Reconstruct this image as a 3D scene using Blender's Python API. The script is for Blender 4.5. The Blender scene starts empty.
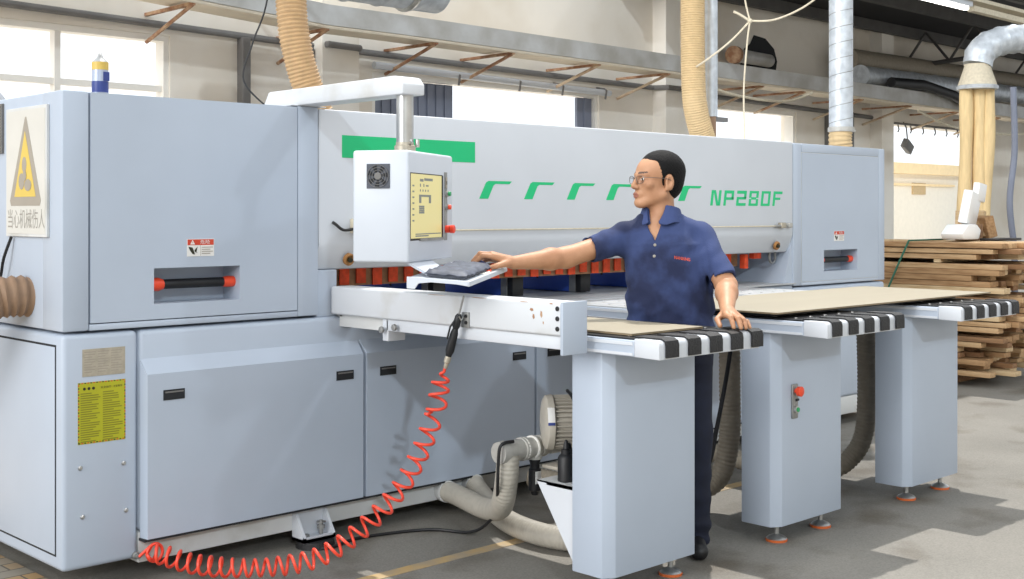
import bpy, bmesh, math, random
import numpy as np
from mathutils import Vector, Matrix, Euler
random.seed(7)
rnd = random.Random(11)
PI = math.pi
SC = bpy.context.scene
COL = SC.collection

# ------------------------------------------------------------------ materials
def lin(c):
    out = []
    for v in c[:3]:
        v = v / 255.0
        out.append(v / 12.92 if v <= 0.04045 else ((v + 0.055) / 1.055) ** 2.4)
    return (out[0], out[1], out[2], 1.0)

def mat(name, rgb, rough=0.5, metal=0.0, var=0.06, scale=6.0, bump=0.0, bscale=60.0, spec=0.5, rgb2=None, mixpos=(0.4, 0.7), stretch=None):
    m = bpy.data.materials.new(name)
    m.use_nodes = True
    nt = m.node_tree
    b = nt.nodes['Principled BSDF']
    b.inputs['Roughness'].default_value = rough
    b.inputs['Metallic'].default_value = metal
    b.inputs['Specular IOR Level'].default_value = spec
    tc = nt.nodes.new('ShaderNodeTexCoord')
    mp = nt.nodes.new('ShaderNodeMapping')
    nt.links.new(tc.outputs['Object'], mp.inputs['Vector'])
    if stretch: mp.inputs['Scale'].default_value = stretch
    no = nt.nodes.new('ShaderNodeTexNoise')
    no.inputs['Scale'].default_value = scale
    no.inputs['Detail'].default_value = 4
    nt.links.new(mp.outputs['Vector'], no.inputs['Vector'])
    rp = nt.nodes.new('ShaderNodeValToRGB')
    c = lin(rgb)
    if rgb2 is None:
        c1 = tuple(v * (1 - var) for v in c[:3]) + (1,)
        c2 = tuple(min(1, v * (1 + var)) for v in c[:3]) + (1,)
        rp.color_ramp.elements[0].position = 0.3
        rp.color_ramp.elements[1].position = 0.7
    else:
        c1, c2 = c, lin(rgb2)
        rp.color_ramp.elements[0].position = mixpos[0]
        rp.color_ramp.elements[1].position = mixpos[1]
    rp.color_ramp.elements[0].color = c1
    rp.color_ramp.elements[1].color = c2
    nt.links.new(no.outputs['Fac'], rp.inputs['Fac'])
    nt.links.new(rp.outputs['Color'], b.inputs['Base Color'])
    if bump:
        n2 = nt.nodes.new('ShaderNodeTexNoise')
        n2.inputs['Scale'].default_value = bscale
        nt.links.new(mp.outputs['Vector'], n2.inputs['Vector'])
        bp = nt.nodes.new('ShaderNodeBump')
        bp.inputs['Strength'].default_value = bump
        bp.inputs['Distance'].default_value = 0.01
        nt.links.new(n2.outputs['Fac'], bp.inputs['Height'])
        nt.links.new(bp.outputs['Normal'], b.inputs['Normal'])
    return m

def emit(name, rgb, strength):
    m = bpy.data.materials.new(name)
    m.use_nodes = True
    b = m.node_tree.nodes['Principled BSDF']
    b.inputs['Base Color'].default_value = lin(rgb)
    b.inputs['Emission Color'].default_value = lin(rgb)
    b.inputs['Emission Strength'].default_value = strength
    b.inputs['Roughness'].default_value = 0.3
    return m

M = {}
M['paint'] = mat('paint_grey_white', (175, 185, 199), 0.42, var=0.03, scale=2.5, spec=0.45)
M['beam'] = mat('paint_beam_grey', (194, 198, 204), 0.42, var=0.03, scale=2.0, spec=0.45)
M['white'] = mat('paint_white', (204, 208, 214), 0.4, var=0.03, scale=4)
M['worn'] = mat('paint_worn_white', (204, 207, 211), 0.45, rgb2=(184, 182, 176), mixpos=(0.55, 0.8), scale=5)
M['plinth'] = mat('paint_plinth_dusty', (205, 206, 205), 0.55, rgb2=(176, 174, 166), mixpos=(0.5, 0.75), scale=4)
M['console'] = mat('console_white', (194, 200, 209), 0.38, var=0.02)
M['groove'] = mat('shadow_gap_black', (30, 32, 36), 0.8)
M['black'] = mat('black_plastic', (22, 23, 26), 0.5, var=0.15)
M['rubber'] = mat('black_rubber', (26, 26, 28), 0.55, var=0.3, scale=60, bump=0.4, bscale=120)
M['blacktop'] = mat('black_table_top', (30, 31, 34), 0.28, var=0.12, scale=12)
M['steel'] = mat('brushed_steel', (190, 190, 188), 0.3, metal=0.9, var=0.1, scale=20)
M['dullsteel'] = mat('dull_steel', (150, 150, 148), 0.5, metal=0.6, var=0.15, scale=20)
M['galv'] = mat('galvanised_sheet', (206, 212, 218), 0.42, metal=0.35, rgb2=(180, 186, 192), mixpos=(0.35, 0.65), scale=14)
M['green'] = mat('logo_green', (14, 184, 118), 0.5, var=0.03)
M['red'] = mat('signal_red', (226, 62, 36), 0.4, var=0.05)
M['orange'] = mat('orange_red_plastic', (232, 74, 40), 0.4, var=0.05)
M['coil'] = mat('coil_hose_red', (232, 74, 52), 0.32, var=0.05)
M['foot_orange'] = mat('foot_orange', (206, 104, 52), 0.6)
M['strap'] = mat('strap_teal', (44, 104, 84), 0.6)
M['btn_green'] = mat('button_green', (30, 150, 90), 0.4)
M['curtain_red'] = mat('curtain_red', (232, 80, 38), 0.7, var=0.2, scale=30)
M['curtain_brown'] = mat('curtain_brown', (160, 120, 88), 0.8, var=0.2, scale=30)
M['blue'] = mat('clamp_blue', (52, 84, 176), 0.42, var=0.08)
M['nameplate'] = mat('nameplate_metal', (176, 168, 152), 0.4, metal=0.4, var=0.12, scale=40)
M['yellow'] = mat('notice_yellow', (172, 170, 26), 0.5, var=0.04)
M['ink'] = mat('print_black', (40, 38, 20), 0.6)
M['inkgrey'] = mat('print_grey', (158, 150, 138), 0.6)
M['inkpale'] = mat('print_pale', (150, 146, 138), 0.6)
M['signwhite'] = mat('sign_plate_white', (206, 204, 197), 0.4, var=0.03)
M['signyellow'] = mat('sign_yellow', (212, 184, 84), 0.45, var=0.03)
M['labelwhite'] = mat('label_white', (224, 222, 218), 0.5, var=0.03)
M['labelred'] = mat('label_red', (196, 62, 36), 0.5, var=0.03)
M['board'] = mat('board_beige', (150, 141, 122), 0.6, var=0.03, scale=1.5, stretch=(1, 8, 1))
M['boardedge'] = mat('board_edge_brown', (134, 118, 94), 0.8, var=0.15, scale=40)
M['hosegrey'] = mat('hose_grey', (170, 165, 154), 0.55, var=0.08, scale=25)
M['hosebrown'] = mat('hose_brown', (178, 146, 106), 0.6, var=0.1, scale=25)
M['hosedark'] = mat('hose_dark_brown', (140, 112, 88), 0.6, var=0.1, scale=25)
M['hosetan'] = mat('hose_tan', (196, 170, 128), 0.6, var=0.08, scale=25)
M['hosekhaki'] = mat('hose_khaki', (142, 133, 118), 0.65, var=0.1, scale=25)
M['bag'] = mat('bag_cloth', (222, 196, 148), 0.85, var=0.1, scale=12, stretch=(3, 3, .5))
M['motor'] = mat('motor_beige_grey', (178, 172, 160), 0.45, var=0.06, scale=20)
M['cast'] = mat('cast_metal', (176, 174, 168), 0.5, metal=0.2, var=0.1, scale=25)
M['cable'] = mat('cable_black', (24, 24, 26), 0.5)
M['rope'] = mat('rope_beige', (206, 196, 174), 0.85, var=0.1, scale=40)
M['plaster'] = mat('plaster_wall', (236, 230, 220), 0.9, rgb2=(212, 201, 184), mixpos=(0.4, 0.75), scale=0.9)
M['column'] = mat('column_plaster', (236, 231, 222), 0.9, rgb2=(214, 204, 188), mixpos=(0.45, 0.8), scale=1.2)
M['frame'] = mat('window_frame_paint', (236, 232, 224), 0.6, var=0.04)
M['shutter'] = mat('shutter_slate', (118, 124, 140), 0.6, var=0.06)
M['tray'] = mat('cable_tray_steel', (196, 196, 194), 0.45, metal=0.2, rgb2=(166, 162, 154), mixpos=(0.35, 0.7), scale=3)
M['trayunder'] = mat('tray_underside', (222, 210, 190), 0.8, var=0.08, scale=6)
M['rust'] = mat('rusty_bracket', (150, 106, 78), 0.75, rgb2=(190, 160, 128), mixpos=(0.4, 0.7), scale=14)
M['rustpale'] = mat('bracket_pale_rust', (206, 186, 160), 0.75, rgb2=(160, 118, 86), mixpos=(0.45, 0.7), scale=5)
M['conduit'] = mat('conduit_grey', (110, 108, 106), 0.6, var=0.1)
M['roof'] = mat('roof_underside', (44, 44, 46), 0.8, var=0.2, scale=1.5)
M['roofsteel'] = mat('roof_steel', (82, 80, 78), 0.6, var=0.15)
M['tubelight'] = emit('fluorescent_tube', (255, 252, 245), 2.2)
M['screen'] = emit('screen_tan', (196, 184, 124), 0.30)
M['screenglyph'] = mat('screen_glyph', (128, 132, 128), 0.5)
M['keys'] = mat('keyboard_charcoal', (74, 78, 88), 0.6, var=0.15, scale=40)
M['cover'] = mat('keyboard_cover', (84, 90, 106), 0.6, rgb2=(58, 64, 78), mixpos=(0.35, 0.65), scale=30)
M['mouse'] = mat('mouse_blue', (34, 52, 118), 0.35)
M['tubeblue'] = mat('tube_blue', (44, 62, 128), 0.4)
M['tubesilver'] = mat('tube_silver', (172, 182, 202), 0.35, metal=0.3)
M['tubeyellow'] = mat('tube_yellow', (206, 176, 88), 0.4)
M['outwall'] = mat('outdoor_wall', (238, 230, 214), 0.9, var=0.03)
M['outorange'] = mat('outdoor_orange', (244, 218, 172), 0.8, var=0.05)
M['ground'] = mat('outdoor_ground', (214, 208, 198), 0.9, var=0.05)
M['paper'] = mat('paper_white', (238, 236, 230), 0.8, var=0.02)
M['film'] = mat('white_film', (238, 238, 236), 0.35, var=0.03)
M['skin'] = mat('skin', (184, 138, 106), 0.5, rgb2=(164, 117, 86), mixpos=(0.35, 0.75), scale=14, bump=0.12, bscale=160, spec=0.4)
M['lip'] = mat('lip', (150, 94, 76), 0.45)
M['brow'] = mat('eyebrow', (84, 64, 54), 0.7)
M['brass'] = mat('brass_eyelet', (168, 120, 70), 0.45, metal=0.3)
M['greyplate'] = mat('grey_plate', (176, 178, 180), 0.4, var=0.06)
M['hair'] = mat('hair_black', (13, 12, 13), 0.7, spec=0.2, var=0.35, scale=90, bump=0.5, bscale=220)
M['eyewhite'] = mat('eye_white', (214, 206, 196), 0.3)
M['iris'] = mat('eye_dark', (30, 22, 18), 0.25)
M['shirt'] = mat('polo_navy', (50, 64, 106), 0.9, rgb2=(27, 36, 68), mixpos=(0.46, 0.62), scale=5.5, bump=0.25, bscale=240)
M['collar'] = mat('polo_collar', (52, 67, 112), 0.85, var=0.08, scale=30)
M['trousers'] = mat('trousers_navy', (15, 22, 42), 0.85, var=0.2, scale=20)
M['shoe'] = mat('shoe_black', (24, 24, 26), 0.5)
M['logored'] = mat('logo_orange_red', (240, 96, 48), 0.7)
M['glassframe'] = mat('glasses_metal', (120, 112, 106), 0.3, metal=0.8)
M['paver'] = mat('pav', (150, 128, 104), 0.9)
WOODS = [mat('timber_a', (196, 164, 124), 0.75, rgb2=(168, 132, 92), mixpos=(.35, .7), scale=8, stretch=(6, .6, 6)),
         mat('timber_b', (176, 140, 100), 0.75, rgb2=(142, 106, 70), mixpos=(.35, .7), scale=8, stretch=(6, .6, 6)),
         mat('timber_c', (208, 184, 146), 0.75, rgb2=(184, 152, 110), mixpos=(.35, .7), scale=8, stretch=(6, .6, 6)),
         mat('timber_d', (150, 114, 80), 0.8, rgb2=(118, 86, 58), mixpos=(.35, .7), scale=8, stretch=(6, .6, 6))]

def glass_mat():
    m = bpy.data.materials.new('lens_glass'); m.use_nodes = True
    nt = m.node_tree
    b = nt.nodes['Principled BSDF']
    b.inputs['Base Color'].default_value = (0.95, 0.97, 1, 1)
    b.inputs['Roughness'].default_value = 0.03
    b.inputs['Transmission Weight'].default_value = 1.0
    b.inputs['IOR'].default_value = 1.03
    return m
M['lens'] = glass_mat()

def concrete():
    m = bpy.data.materials.new('concrete_floor'); m.use_nodes = True
    nt = m.node_tree; N = nt.nodes; L = nt.links
    b = N['Principled BSDF']
    tc = N.new('ShaderNodeTexCoord')
    def noise(scale, det=5):
        n = N.new('ShaderNodeTexNoise'); n.inputs['Scale'].default_value = scale; n.inputs['Detail'].default_value = det
        L.new(tc.outputs['Object'], n.inputs['Vector']); return n
    def ramp(n, p0, c0, p1, c1):
        r = N.new('ShaderNodeValToRGB')
        r.color_ramp.elements[0].position = p0; r.color_ramp.elements[0].color = lin(c0)
        r.color_ramp.elements[1].position = p1; r.color_ramp.elements[1].color = lin(c1)
        L.new(n.outputs['Fac'], r.inputs['Fac']); return r
    base = ramp(noise(1.1), 0.3, (122, 119, 112), 0.7, (142, 138, 130))
    fine = ramp(noise(110, 6), 0.3, (205, 205, 205), 0.7, (255, 255, 255))
    mx = N.new('ShaderNodeMix'); mx.data_type = 'RGBA'; mx.blend_type = 'MULTIPLY'; mx.inputs[0].default_value = 0.7
    L.new(base.outputs['Color'], mx.inputs[6]); L.new(fine.outputs['Color'], mx.inputs[7])
    stain = ramp(noise(2.6, 6), 0.52, (255, 255, 255), 0.72, (168, 152, 128))
    m2 = N.new('ShaderNodeMix'); m2.data_type = 'RGBA'; m2.blend_type = 'MULTIPLY'; m2.inputs[0].default_value = 0.7
    L.new(mx.outputs[2], m2.inputs[6]); L.new(stain.outputs['Color'], m2.inputs[7])
    L.new(m2.outputs[2], b.inputs['Base Color'])
    b.inputs['Roughness'].default_value = 0.72
    bp = N.new('ShaderNodeBump'); bp.inputs['Strength'].default_value = 0.25; bp.inputs['Distance'].default_value = 0.01
    L.new(fine.outputs['Color'], bp.inputs['Height']); L.new(bp.outputs['Normal'], b.inputs['Normal'])
    return m
M['concrete'] = concrete()

def pavers():
    m = bpy.data.materials.new('brick_pavers'); m.use_nodes = True
    nt = m.node_tree; N = nt.nodes; L = nt.links
    b = N['Principled BSDF']
    tc = N.new('ShaderNodeTexCoord')
    br = N.new('ShaderNodeTexBrick')
    br.inputs['Scale'].default_value = 2.6
    br.inputs['Color1'].default_value = lin((176, 142, 96))
    br.inputs['Color2'].default_value = lin((138, 134, 124))
    br.inputs['Mortar'].default_value = lin((96, 90, 82))
    br.inputs['Mortar Size'].default_value = 0.012
    br.inputs['Bias'].default_value = 0.0
    L.new(tc.outputs['Object'], br.inputs['Vector'])
    L.new(br.outputs['Color'], b.inputs['Base Color'])
    b.inputs['Roughness'].default_value = 0.9
    return m
M['pavers'] = pavers()

# ------------------------------------------------------------------ mesh builder
class MB:
    """collects shapes in world (or local) coordinates; build() links ONE mesh object"""
    def __init__(self, off=(0, 0, 0)):
        self.v = []; self.f = []; self.mi = []; self.mats = []; self.off = Vector(off)
    def _m(self, m):
        m = M[m] if isinstance(m, str) else m
        if m not in self.mats: self.mats.append(m)
        return self.mats.index(m)
    def add(self, verts, faces, m):
        i = len(self.v); k = self._m(m)
        self.v += [Vector(p) for p in verts]
        self.f += [tuple(i + a for a in f) for f in faces]
        self.mi += [k] * len(faces)
        return self
    def box(self, x0, x1, y0, y1, z0, z1, m, bev=0.0, seg=2, rot=None, piv=None):
        bm = bmesh.new()
        r = bmesh.ops.create_cube(bm, size=1)
        for v in bm.verts:
            v.co = Vector(((x0 + x1) / 2 + v.co.x * (x1 - x0), (y0 + y1) / 2 + v.co.y * (y1 - y0), (z0 + z1) / 2 + v.co.z * (z1 - z0)))
        if bev > 0:
            bmesh.ops.bevel(bm, geom=list(bm.edges), offset=bev, segments=seg, affect='EDGES', profile=0.5)
        if rot is not None:
            R = Euler(rot).to_matrix(); p = Vector(piv) if piv else Vector(((x0 + x1) / 2, (y0 + y1) / 2, (z0 + z1) / 2))
            for v in bm.verts: v.co = R @ (v.co - p) + p
        return self.bm(bm, m)
    def bm(self, bm, m):
        bm.verts.index_update()
        self.add([v.co.copy() for v in bm.verts], [tuple(v.index for v in f.verts) for f in bm.faces], m)
        bm.free(); return self
    def cyl(self, p0, p1, r0, m, r1=None, seg=24, cap=True):
        r1 = r0 if r1 is None else r1
        p0 = Vector(p0); p1 = Vector(p1); d = (p1 - p0).normalized()
        a = Vector((0, 0, 1)) if abs(d.z) < 0.9 else Vector((1, 0, 0))
        u = d.cross(a).normalized(); w = d.cross(u)
        vs = []; fs = []
        for k in range(seg):
            t = 2 * PI * k / seg
            o = u * math.cos(t) + w * math.sin(t)
            vs += [p0 + o * r0, p1 + o * r1]
        for k in range(seg):
            j = (k + 1) % seg
            fs.append((2 * k, 2 * k + 1, 2 * j + 1, 2 * j))
        if cap:
            fs.append(tuple(2 * k for k in range(seg)))
            fs.append(tuple(2 * k + 1 for k in range(seg - 1, -1, -1)))
        return self.add(vs, fs, m)
    def lathe(self, prof, p0, d, m, seg=28):
        """prof: list of (t along d, radius)"""
        p0 = Vector(p0); d = Vector(d).normalized()
        a = Vector((0, 0, 1)) if abs(d.z) < 0.9 else Vector((1, 0, 0))
        u = d.cross(a).normalized(); w = d.cross(u)
        vs = []; fs = []; n = len(prof)
        for t, r in prof:
            for k in range(seg):
                q = 2 * PI * k / seg
                vs.append(p0 + d * t + (u * math.cos(q) + w * math.sin(q)) * max(r, 1e-4))
        for i in range(n - 1):
            for k in range(seg):
                j = (k + 1) % seg
                fs.append((i * seg + k, (i + 1) * seg + k, (i + 1) * seg + j, i * seg + j))
        fs.append(tuple(range(seg))); fs.append(tuple((n - 1) * seg + k for k in range(seg - 1, -1, -1)))
        return self.add(vs, fs, m)
    def tube(self, pts, r, m, seg=12, cap=True, rad=None):
        pts = [Vector(p) for p in pts]; n = len(pts)
        t = [(pts[min(i + 1, n - 1)] - pts[max(i - 1, 0)]).normalized() for i in range(n)]
        a = Vector((0, 0, 1)) if abs(t[0].z) < 0.9 else Vector((1, 0, 0))
        u = t[0].cross(a).normalized()
        vs = []; fs = []
        for i in range(n):
            u = (u - t[i] * u.dot(t[i])).normalized(); w = t[i].cross(u)
            rr = rad[i] if rad else r
            for k in range(seg):
                q = 2 * PI * k / seg
                vs.append(pts[i] + (u * math.cos(q) + w * math.sin(q)) * rr)
        for i in range(n - 1):
            for k in range(seg):
                j = (k + 1) % seg
                fs.append((i * seg + k, (i + 1) * seg + k, (i + 1) * seg + j, i * seg + j))
        if cap:
            fs.append(tuple(range(seg - 1, -1, -1))); fs.append(tuple((n - 1) * seg + k for k in range(seg)))
        return self.add(vs, fs, m)
    def prism(self, poly, o, U, V, depth, m, bev=0.0):
        """poly in (a,b); point = o + a*U + b*V ; extruded along depth vector"""
        o = Vector(o); U = Vector(U); V = Vector(V); D = Vector(depth); n = len(poly)
        if bev > 0:
            bm = bmesh.new()
            f0 = [bm.verts.new(o + U * a + V * b) for a, b in poly]
            f1 = [bm.verts.new(o + U * a + V * b + D) for a, b in poly]
            bm.faces.new(f0); bm.faces.new(f1[::-1])
            for i in range(n):
                j = (i + 1) % n
                bm.faces.new((f0[j], f0[i], f1[i], f1[j]))
            bmesh.ops.recalc_face_normals(bm, faces=bm.faces)
            bmesh.ops.bevel(bm, geom=list(bm.edges), offset=bev, segments=2, affect='EDGES', profile=0.5)
            return self.bm(bm, m)
        vs = [o + U * a + V * b for a, b in poly] + [o + U * a + V * b + D for a, b in poly]
        fs = [tuple(range(n)), tuple(range(2 * n - 1, n - 1, -1))]
        for i in range(n):
            j = (i + 1) % n
            fs.append((j, i, n + i, n + j))
        return self.add(vs, fs, m)
    def sphere(self, c, r, m, sc=(1, 1, 1), seg=16):
        bm = bmesh.new()
        bmesh.ops.create_uvsphere(bm, u_segments=seg, v_segments=max(6, seg // 2), radius=r)
        for v in bm.verts: v.co = Vector((v.co.x * sc[0], v.co.y * sc[1], v.co.z * sc[2])) + Vector(c)
        return self.bm(bm, m)
    def text(self, body, o, U, V, w, h, m, lift=(0, 0, 0), ext=0.0):
        """lettering fitted in a w x h box whose lower-left corner is o"""
        vs, fs = text_geo(body)
        if not vs: return self
        x0 = min(v[0] for v in vs); x1 = max(v[0] for v in vs); y0 = min(v[1] for v in vs); y1 = max(v[1] for v in vs)
        o = Vector(o) + Vector(lift); U = Vector(U); V = Vector(V)
        return self.add([o + U * ((x - x0) / (x1 - x0) * w) + V * ((y - y0) / (y1 - y0) * h) for x, y in vs], fs, m)
    def build(self, name, parent=None, smooth=35, recalc=True):
        me = bpy.data.meshes.new(name)
        me.from_pydata([tuple(v - self.off) for v in self.v], [], self.f)
        for mm in self.mats: me.materials.append(mm)
        me.polygons.foreach_set('material_index', self.mi)
        if recalc:
            bm = bmesh.new(); bm.from_mesh(me)
            bmesh.ops.recalc_face_normals(bm, faces=bm.faces)
            bm.to_mesh(me); bm.free()
        if smooth:
            me.polygons.foreach_set('use_smooth', [True] * len(me.polygons))
            me.set_sharp_from_angle(angle=math.radians(smooth))
        me.update()
        o = bpy.data.objects.new(name, me); COL.objects.link(o)
        if parent: o.parent = parent
        return o

_tc = {}
def text_geo(body):
    if body in _tc: return _tc[body]
    cu = bpy.data.curves.new('lettering', 'FONT'); cu.body = body; cu.size = 1; cu.resolution_u = 3
    ob = bpy.data.objects.new('lettering', cu); COL.objects.link(ob)
    dg = bpy.context.evaluated_depsgraph_get(); dg.update()
    me = ob.evaluated_get(dg).to_mesh()
    r = ([(v.co.x, v.co.y) for v in me.vertices], [tuple(p.vertices) for p in me.polygons])
    ob.evaluated_get(dg).to_mesh_clear()
    bpy.data.objects.remove(ob); bpy.data.curves.remove(cu)
    _tc[body] = r
    return r

def thing(name, label, cat, loc=(0, 0, 0), rz=0.0, group=None):
    o = bpy.data.objects.new(name, None); COL.objects.link(o)
    o.empty_display_size = 0.1
    o.location = loc; o.rotation_euler = (0, 0, rz)
    o['label'] = label; o['category'] = cat
    if group: o['group'] = group
    return o
def tag(o, label, cat, group=None, kind=None):
    o['label'] = label; o['category'] = cat
    if group: o['group'] = group
    if kind: o['kind'] = kind
    return o
def struct(o, label=None):
    o['kind'] = 'structure'
    if label: o['label'] = label
    return o
def copy_tree(o, parent=None):
    c = o.copy(); COL.objects.link(c)
    if parent: c.parent = parent
    for ch in list(o.children): copy_tree(ch, c)
    return c
def spline(ctrl, n=12):
    """Catmull-Rom through control points"""
    P = [Vector(p) for p in ctrl]; out = []
    for i in range(len(P) - 1):
        p0 = P[max(i - 1, 0)]; p1 = P[i]; p2 = P[i + 1]; p3 = P[min(i + 2, len(P) - 1)]
        for k in range(n):
            t = k / n
            out.append(0.5 * ((2 * p1) + (p2 - p0) * t + (2 * p0 - 5 * p1 + 4 * p2 - p3) * t * t + (3 * p1 - p0 - 3 * p2 + p3) * t ** 3))
    out.append(P[-1]); return out
def resample(pts, step):
    out = [pts[0]]; acc = 0
    for a, b in zip(pts[:-1], pts[1:]):
        L = (b - a).length; s = step - acc
        while s <= L:
            out.append(a + (b - a) * (s / L)); s += step
        acc = (acc + L) % step
    out.append(pts[-1]); return out
def ribbed(mb, ctrl, r, m, pitch=0.03, depth=0.08, seg=20):
    pts = resample(spline(ctrl, 16), pitch / 4)
    rad = [r * (1 - depth * (0.5 + 0.5 * math.cos(2 * PI * i / 4))) for i in range(len(pts))]
    return mb.tube(pts, r, m, seg=seg, rad=rad)
X_, Y_, Z_ = Vector((1, 0, 0)), Vector((0, 1, 0)), Vector((0, 0, 1))

# ================================================================== ROOM
def wall_with_holes(name, x0, x1, y0, y1, z0, z1, holes, m):
    """back wall along x, holes = (hx0,hx1,hz0,hz1) sorted by x"""
    mb = MB(); x = x0
    for a, b, c, d in holes:
        if a > x: mb.box(x, a, y0, y1, z0, z1, m)
        if c > z0: mb.box(a, b, y0, y1, z0, c, m)
        if d < z1: mb.box(a, b, y0, y1, d, z1, m)
        x = b
    mb.box(x, x1, y0, y1, z0, z1, m)
    return struct(mb.build(name, smooth=0))
FZ = -0.03
floor = struct(MB().box(-9, 24, -12, 5.0, -0.15, FZ, 'concrete').build('floor', smooth=0))
struct(MB().box(-9, 0.06, 0.02, 5.0, -0.08, FZ + .004, 'pavers').build('floor_pavers', smooth=0))
M['line'] = mat('worn_line_ochre', (186, 156, 104), 0.85, rgb2=(160, 146, 124), mixpos=(0.35, 0.62), scale=9)
struct(MB().box(-0.6, 3.6, -0.63, -0.565, -0.05, FZ + .002, 'line').build('floor_marking', smooth=0))
HOLES = [(-1.2, 3.15, 1.1, 2.886), (5.27, 8.5, 1.0, 2.76), (10.67, 12.5, 1.2, 2.77), (14.75, 17.9, 0.0, 2.74)]
wall_with_holes('wall_back', -5, 24, 5.0, 5.25, 0, 4.16, HOLES, 'plaster')
struct(MB().box(-9, 24, -9.3, -9.0, 0, 3.2, 'plaster').build('light_block_wall', smooth=0))  # unseen wall added to hold low sky light off the saw fronts
# columns on the back wall
for k, (a, b) in enumerate([(4.55, 4.97), (9.45, 9.9), (14.42, 14.76)]):
    struct(MB().box(a, b, 4.8, 5.02, 0, 4.16, 'column', 0.008).build('wall_column', smooth=0))
# roof
def roofz(y): return 4.16 + 0.06 * (5 - y)
struct(MB().prism([(5.3, roofz(5.3)), (1.2, roofz(1.2)), (1.2, roofz(1.2) + .08), (5.3, roofz(5.3) + .08)], (8.5, 0, 0), Y_, Z_, (15, 0, 0), 'roof').build('ceiling', smooth=0))
for y in (4.75, 3.7, 2.6, 1.5):
    struct(MB().box(8.6, 23.4, y - .04, y + .04, roofz(y) - 0.16, roofz(y) - .01, 'roofsteel').build('ceiling_beam', smooth=0))
for x in (15.4, 19.0):
    mb = MB()
    mb.tube([(x, 5.0, roofz(5) - .55), (x, 1.3, roofz(1.3) - .55)], 0.035, 'roofsteel', seg=8)
    n = 5
    for i in range(n):
        ya = 5 - i * 3.7 / n; yb = 5 - (i + 1) * 3.7 / n
        mb.tube([(x, ya, roofz(ya) - .55), (x, (ya + yb) / 2, roofz(ya) - .05)], 0.02, 'roofsteel', seg=6)
        mb.tube([(x, yb, roofz(yb) - .55), (x, (ya + yb) / 2, roofz(ya) - .05)], 0.02, 'roofsteel', seg=6)
    struct(mb.build('ceiling_truss', smooth=0))
# windows
def win_frame(name, x0, x1, z0, z1, mull, trans, m='frame', t=0.05):
    mb = MB()
    mb.box(x0, x0 + t, 5.02, 5.16, z0 + t, z1 - t, m); mb.box(x1 - t, x1, 5.02, 5.16, z0 + t, z1 - t, m)
    mb.box(x0, x1, 5.02, 5.16, z1 - t, z1, m); mb.box(x0, x1, 4.96, 5.16, z0, z0 + t, m)
    for x in mull: mb.box(x - t / 2, x + t / 2, 5.04, 5.13, z0 + t, z1 - t, m)
    for z in trans: mb.box(x0 + t, x1 - t, 5.05, 5.12, z - t / 2, z + t / 2, m)
    return struct(mb.build(name, smooth=0))
w1 = win_frame('window_1', -1.2, 3.15, 1.1, 2.886, (0.75, 2.2), (2.44,))
w2 = win_frame('window_2', 5.27, 8.5, 1.0, 2.76, (), ())
w3 = win_frame('window_3', 10.67, 12.5, 1.2, 2.77, (), (2.1,))
# sliding shutter in window 2 (corrugated slate panels at its two sides)
mb = MB()
for i in range(9):
    x = 5.32 + i * 0.115
    mb.box(x, x + 0.075, 5.06, 5.10, 1.05, 2.70, 'shutter'); mb.box(x + 0.075, x + 0.115, 5.075, 5.09, 1.05, 2.70, 'shutter')
tag(mb.build('sliding_shutter', smooth=0), 'dark slate corrugated shutter covering the left end of the middle window', 'shutter')
tag(MB().box(8.2, 8.44, 5.06, 5.1, 1.05, 2.70, 'shutter', .004).box(8.30, 8.34, 5.04, 5.06, 1.05, 2.7, 'shutter').build('sliding_shutter', smooth=0), 'narrow slate shutter leaf at the right end of the middle window', 'shutter')
# curtain rail pipe over window 2
t = thing('rail_pipe', 'white pipe with hooks above the shuttered middle window', 'pipe', (5.2, 4.9, 2.78))
O = t.location
MB(O).tube([(5.2, 4.88, 2.80), (8.55, 4.88, 2.755)], 0.035, 'white', seg=12).build('pipe', t)
for x in (6.25, 7.1, 7.75, 8.45):
    MB(O).tube([(x, 4.99, 2.82), (x, 4.88, 2.80), (x, 4.84, 2.78), (x, 4.86, 2.68)], 0.012, 'conduit', seg=6).build('hook', t)
# outdoors
struct(MB().box(-9, 40, 5.25, 40, -0.2, -0.02, 'ground').build('outdoor_ground', smooth=0))
b = thing('outdoor_building', 'pale building with tan bands seen through the open doorway', 'building', (41, 17, 0))
O = b.location
MB(O).box(34, 50, 17, 22, -0.02, 2.75, 'outwall').build('facade', b, smooth=0)
MB(O).box(34, 50, 16.7, 22, 2.75, 3.12, 'outorange').build('fascia_band', b, smooth=0)
MB(O).box(34, 41, 16.9, 17, 2.35, 2.42, 'outorange').build('canopy_edge', b, smooth=0)
MB(O).box(38.0, 38.9, 16.94, 17, 2.05, 2.45, 'hosetan').build('window', b, smooth=0)
# door header strip, flood lamp hanging in the doorway
t = thing('flood_lamp', 'small grey flood lamp hanging in the bright doorway', 'lamp', (15.35, 4.9, 2.4))
O = t.location
MB(O).box(15.2, 15.5, 4.86, 4.95, 2.34, 2.48, 'conduit', .01, rot=(0.3, 0.35, 0.2)).build('lamp_head', t)
MB(O).tube([(15.35, 4.9, 2.48), (15.38, 4.94, 2.70), (15.4, 5.0, 2.78)], 0.012, 'conduit', seg=6).build('bracket', t)
mb = MB()
for i in range(9):
    x = 14.8 + i * 0.38
    mb.tube([(x, 4.97, 2.74), (x, 4.95, 2.66), (x, 4.97, 2.62)], 0.012, 'conduit', seg=6)
mb.tube([(14.75, 4.96, 2.75), (17.9, 4.96, 2.75)], 0.018, 'conduit', seg=8)
tag(mb.build('hook_rail', smooth=0), 'thin rail with small hooks above the bright doorway', 'rail')

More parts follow.
